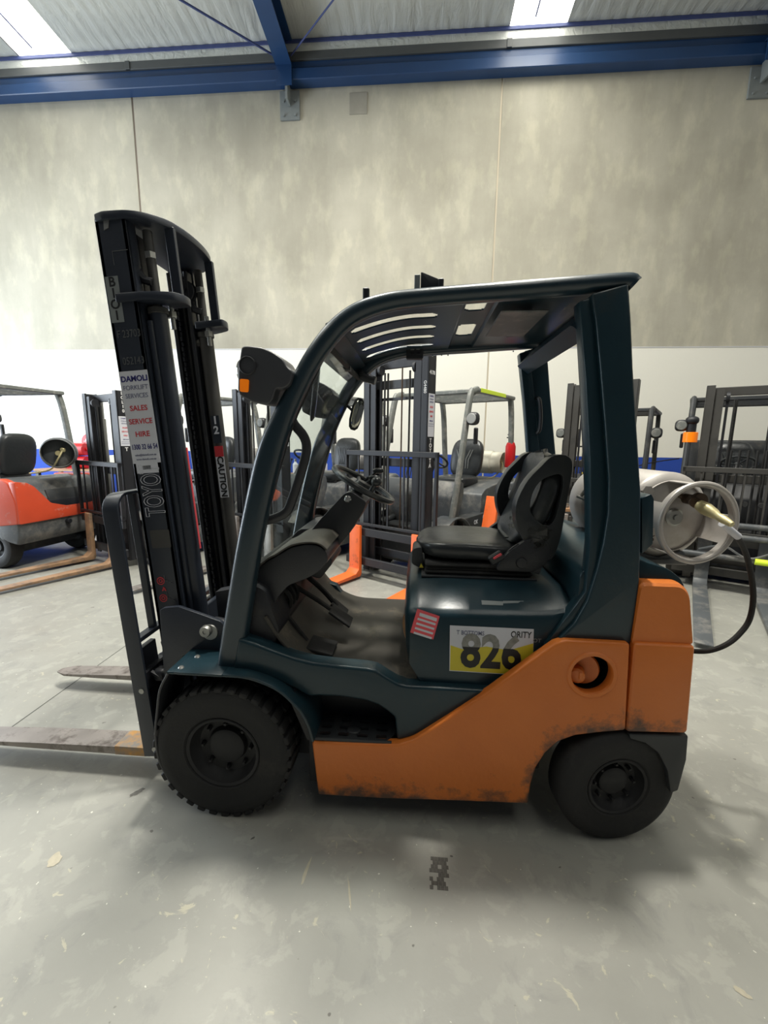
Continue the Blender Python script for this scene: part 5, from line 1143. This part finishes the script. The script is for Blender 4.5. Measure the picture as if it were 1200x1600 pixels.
b = B(); cyl(b, (0, 0, .35), (0, 0, .40), .018); tube(b, [(0, 0, .40), (-.05, -.02, .44)], .008, 6); tube(b, [(0, 0, .39), (-.06, -.02, .40)], .008, 6); obj('valve_handle', b, 'black', EX)
# black truck at the right, forks towards us
LE, FE = (4.02, 4.25, 0), 59
tE = truck('forklift', 'black forklift facing the camera at the right edge', LE, FE, body='truckdark', low='black', guard='truckdark', Hm=2.17, backrest_z=1.32, roof_z=2.13, forkm='truckgrey', forklen=1.75, fork_y=.25, mastm='mastgrey')
b = B(); prism(b, rnd([(.62, .98), (.86, .98), (.84, 1.62), (.66, 1.62)], .03, 3), -.56, .56, .03, 2); obj('rear_housing', b, 'truckdark', tE)
b = B(); cyl(b, (-.60, .50, 1.58), (-.60, .50, 1.70), .075, 20); be = obj('beacon', b, 'amber', tE, 'orange beacon'); b = B(); cyl(b, (-.60, .50, 1.70), (-.60, .50, 1.80), .05, 12); sup(b, (-.60, .50, 1.84), (.07, .07, .05), .8, nu=12, nv=8); obj('beacon_mount', b, 'black', be)
b = B()
for z in (.40, .62, .74): cyl(b, (-1.42, -.55, z), (-1.42, .55, z), .03, 12)
tube(b, smooth([(-1.42, -.3, .5), (-1.46, -.1, .42), (-1.46, .1, .52), (-1.42, .3, .45)], 4), .012, 6); obj('side_shift_cylinder', b, 'truckgrey', tE)
b = B(); cyl(b, (-1.46, -.30, .40), (-1.46, -.16, .40), .0315, 12); obj('yellow_tape', b, 'hivis', tE)
b = B()
for k in range(5): tube(b, smooth([(-1.20, -.16+.08*k, .7), (-1.17, -.16+.075*k, 1.1), (-1.20, -.15+.07*k, 1.5)], 4), .012, 6)
for k in range(2): lathe(b, [(0, .01), (.025, .01), (.03, 0)], (-1.3, -.16+.13*k, .95), (-1, 0, 0), 12)
obj('hydraulic_hose', b, 'rubber', tE)
b = B(); tube(b, smooth([(.7, .6, 1.35), (.3, .95, 1.28), (.0, 1.3, 1.15)], 4), .008, 6); obj('hose', b, 'rubber', tE)
# yellow truck beyond the rear pillars
LF, FF = (2.95, 5.3, 0), 58
tF = truck('forklift', 'yellow and dark forklift seen between the rear pillars of the orange forklift', LF, FF, body='truckyellow', low='black', guard='truckdark', Hm=2.33, backrest_z=1.1, roof_z=2.05, mastm='mastgrey', forkm='steel', forklen=.5, rearx=1.05)
b = B(); prism(b, rnd([(-.02, 0), (.02, 0), (.02, 1.02), (-.02, 1.02)], .008, 2), -.07, .07, .004); b.transform(T(.66, 2.80, 0) @ RZ(52) @ RY(13)); box(b, .56, .72, 2.72, 2.84, .0, .012)
top('fork_blade', b, 'forkorange', 'orange fork blade leaning behind the black seat', 'fork')
b = B(); box(b, -.1, .1, -.16, .0, 0, .02, .004); prism(b, rnd([(-.07, 0), (.07, 0), (.09, .20), (.065, .26), (.045, .20), (.02, .27), (0, .20), (-.025, .27), (-.045, .2), (-.07, .25), (-.09, .2)], .005, 2), -.03, .03, .008); b.transform(T(2.22, 4.85, 1.50) @ RZ(20))
top('work_glove', b, 'rubber', 'black glove-shaped cover standing above the yellow forklift', 'glove')

# ---- benches and clutter along the blue wall
def bench(x0, x1, y0=5.75, y1=6.35, z=.92, label='', n=3):
    R = thing('workbench', label, 'workbench', ((x0+x1)/2, (y0+y1)/2, 0)); use(R)
    b = B(); box(b, x0, x1, y0, y1, z-.04, z, .004); obj('bench_top', b, 'wood', R)
    for x in (x0+.05, x1-.05):
        for y in (y0+.05, y1-.05): b = B(); box(b, x-.03, x+.03, y-.03, y+.03, 0, z-.04, .003); obj('leg', b, 'truckdark', R)
    b = B(); box(b, x0+.06, x1-.06, y0+.05, y1-.05, .25, .28, .003); obj('shelf', b, 'truckdark', R); return R
bench(-7.0, -4.3, z=.98, label='long wooden workbench against the blue wall at far left')
def bottle(x, y, z, h, r, m, capm, label, grp='bottles on the far left bench'):
    b = B(); lathe(b, [(0, 0), (r, 0), (r, h*.62), (r*.4, h*.78), (r*.35, h*.84)], (x, y, z), (0, 0, 1), 16, mi=0); lathe(b, [(r*.42, h*.82), (r*.42, h), (0, h)], (x, y, z), (0, 0, 1), 12, mi=1)
    top('bottle', b, [m, capm], label, 'bottle', grp)
for i, (x, h, m_, cm, lb) in enumerate([(-5.05, .32, 'offwhite', 'green', 'white bottle with green cap on the far left bench, left of the tall one'), (-4.95, .36, 'offwhite', 'white', 'tallest white bottle on the far left bench'), (-4.80, .20, 'red', 'white', 'short red bottle on the far left bench'), (-5.9, .30, 'green', 'white', 'green bottle on the bench behind the gas bottle')]): bottle(x, 6.0, .98, h, .045, m_, cm, lb)
b = B(); box(b, -5.62, -5.30, 5.9, 6.2, .98, 1.24, .01); box(b, -5.60, -5.32, 5.895, 5.90, 1.03, 1.18, .0); top('box', b, 'cardboard', 'pale carton on the far left bench beside the gas bottle', 'box')
for k, (x, z) in enumerate(((-6.35, 1.10), (-6.35, 1.34))):
    b = B(); cyl(b, (x-.22, 6.0, z), (x+.22, 6.0, z), .115, 24); cyl(b, (x+.22, 6.0, z), (x+.25, 6.0, z), .03); box(b, x-.12, x+.12, 5.90, 6.1, z-.12, z-.10, .005); top('air_tank', b, 'red', ['lower red cylinder lying on the far left bench', 'upper red cylinder stacked on the far left bench'][k], 'tank')
b = B(); cyl(b, (-6.53, 6.57, 1.47), (-6.53, 6.59, 1.47), .16, 32); text(b, 'FIRE', .07, T(-6.53, 6.568, 1.50) @ FACE, 1, bold=.02); text(b, 'HOSE', .06, T(-6.53, 6.568, 1.43) @ FACE, 1, bold=.02) if False else None
box(b, -6.63, -6.43, 6.566, 6.571, 1.48, 1.49, mi=1); box(b, -6.60, -6.46, 6.566, 6.571, 1.44, 1.45, mi=1); top('round_sign', b, ['red', 'offwhite'], 'round red sign on the blue wall at far left', 'sign')
bench(-2.35, -1.45, y0=6.05, y1=6.55, z=.95, label='workbench behind the mast with pale cans on it')
for i, (x, h, m_) in enumerate(((-2.25, .26, 'offwhite'), (-2.1, .30, 'plate'), (-1.9, .24, 'cardboard'), (-1.7, .28, 'offwhite'))): bottle(x, 6.25, .95, h, .05, m_, 'zinc', ['white can nearest the left on the bench behind the mast', 'grey tallest can on the bench behind the mast', 'cream can, third on the bench behind the mast', 'white can, last on the bench behind the mast'][i], 'cans on the bench behind the mast')
use(FK)
# low tool trolley under the rear window
TR = thing('tool_trolley', 'low wooden-topped trolley with tools, seen behind the gas bottle', 'trolley', (1.45, 3.30, 0)); use(TR)
b = B(); box(b, 1.15, 1.72, 3.05, 3.55, .84, .875, .004); obj('trolley_top', b, 'wood', TR)
for x in (1.19, 1.68):
    for y in (3.1, 3.5): b = B(); box(b, x-.025, x+.025, y-.025, y+.025, .05, .84, .002); obj('leg', b, 'plate', TR)
b = B(); box(b, 1.17, 1.70, 3.08, 3.52, .35, .38, .003); obj('shelf', b, 'truckgrey', TR)
for i, (x, y, l, a) in enumerate(((1.28, 3.15, .18, 10), (1.38, 3.28, .22, -20), (1.5, 3.12, .2, 5), (1.6, 3.25, .16, 40), (1.5, 3.43, .2, 60))):
    b = B(); box(b, -l/2, l/2, -.012, .012, 0, .02, .004); lathe(b, [(.012, 0), (.026, 0), (.026, .022), (.012, .022)], (l/2, 0, 0), (0, 0, 1), 12); b.transform(T(x, y, .875) @ RZ(a))
    top('spanner', b, 'zinc', ['spanner lying straight at the trolley left end', 'long spanner lying aslant on the trolley', 'spanner lying straight at the trolley middle', 'short spanner at the trolley right end', 'spanner pointing to the wall on the trolley'][i], 'spanner', 'tools on the low trolley')
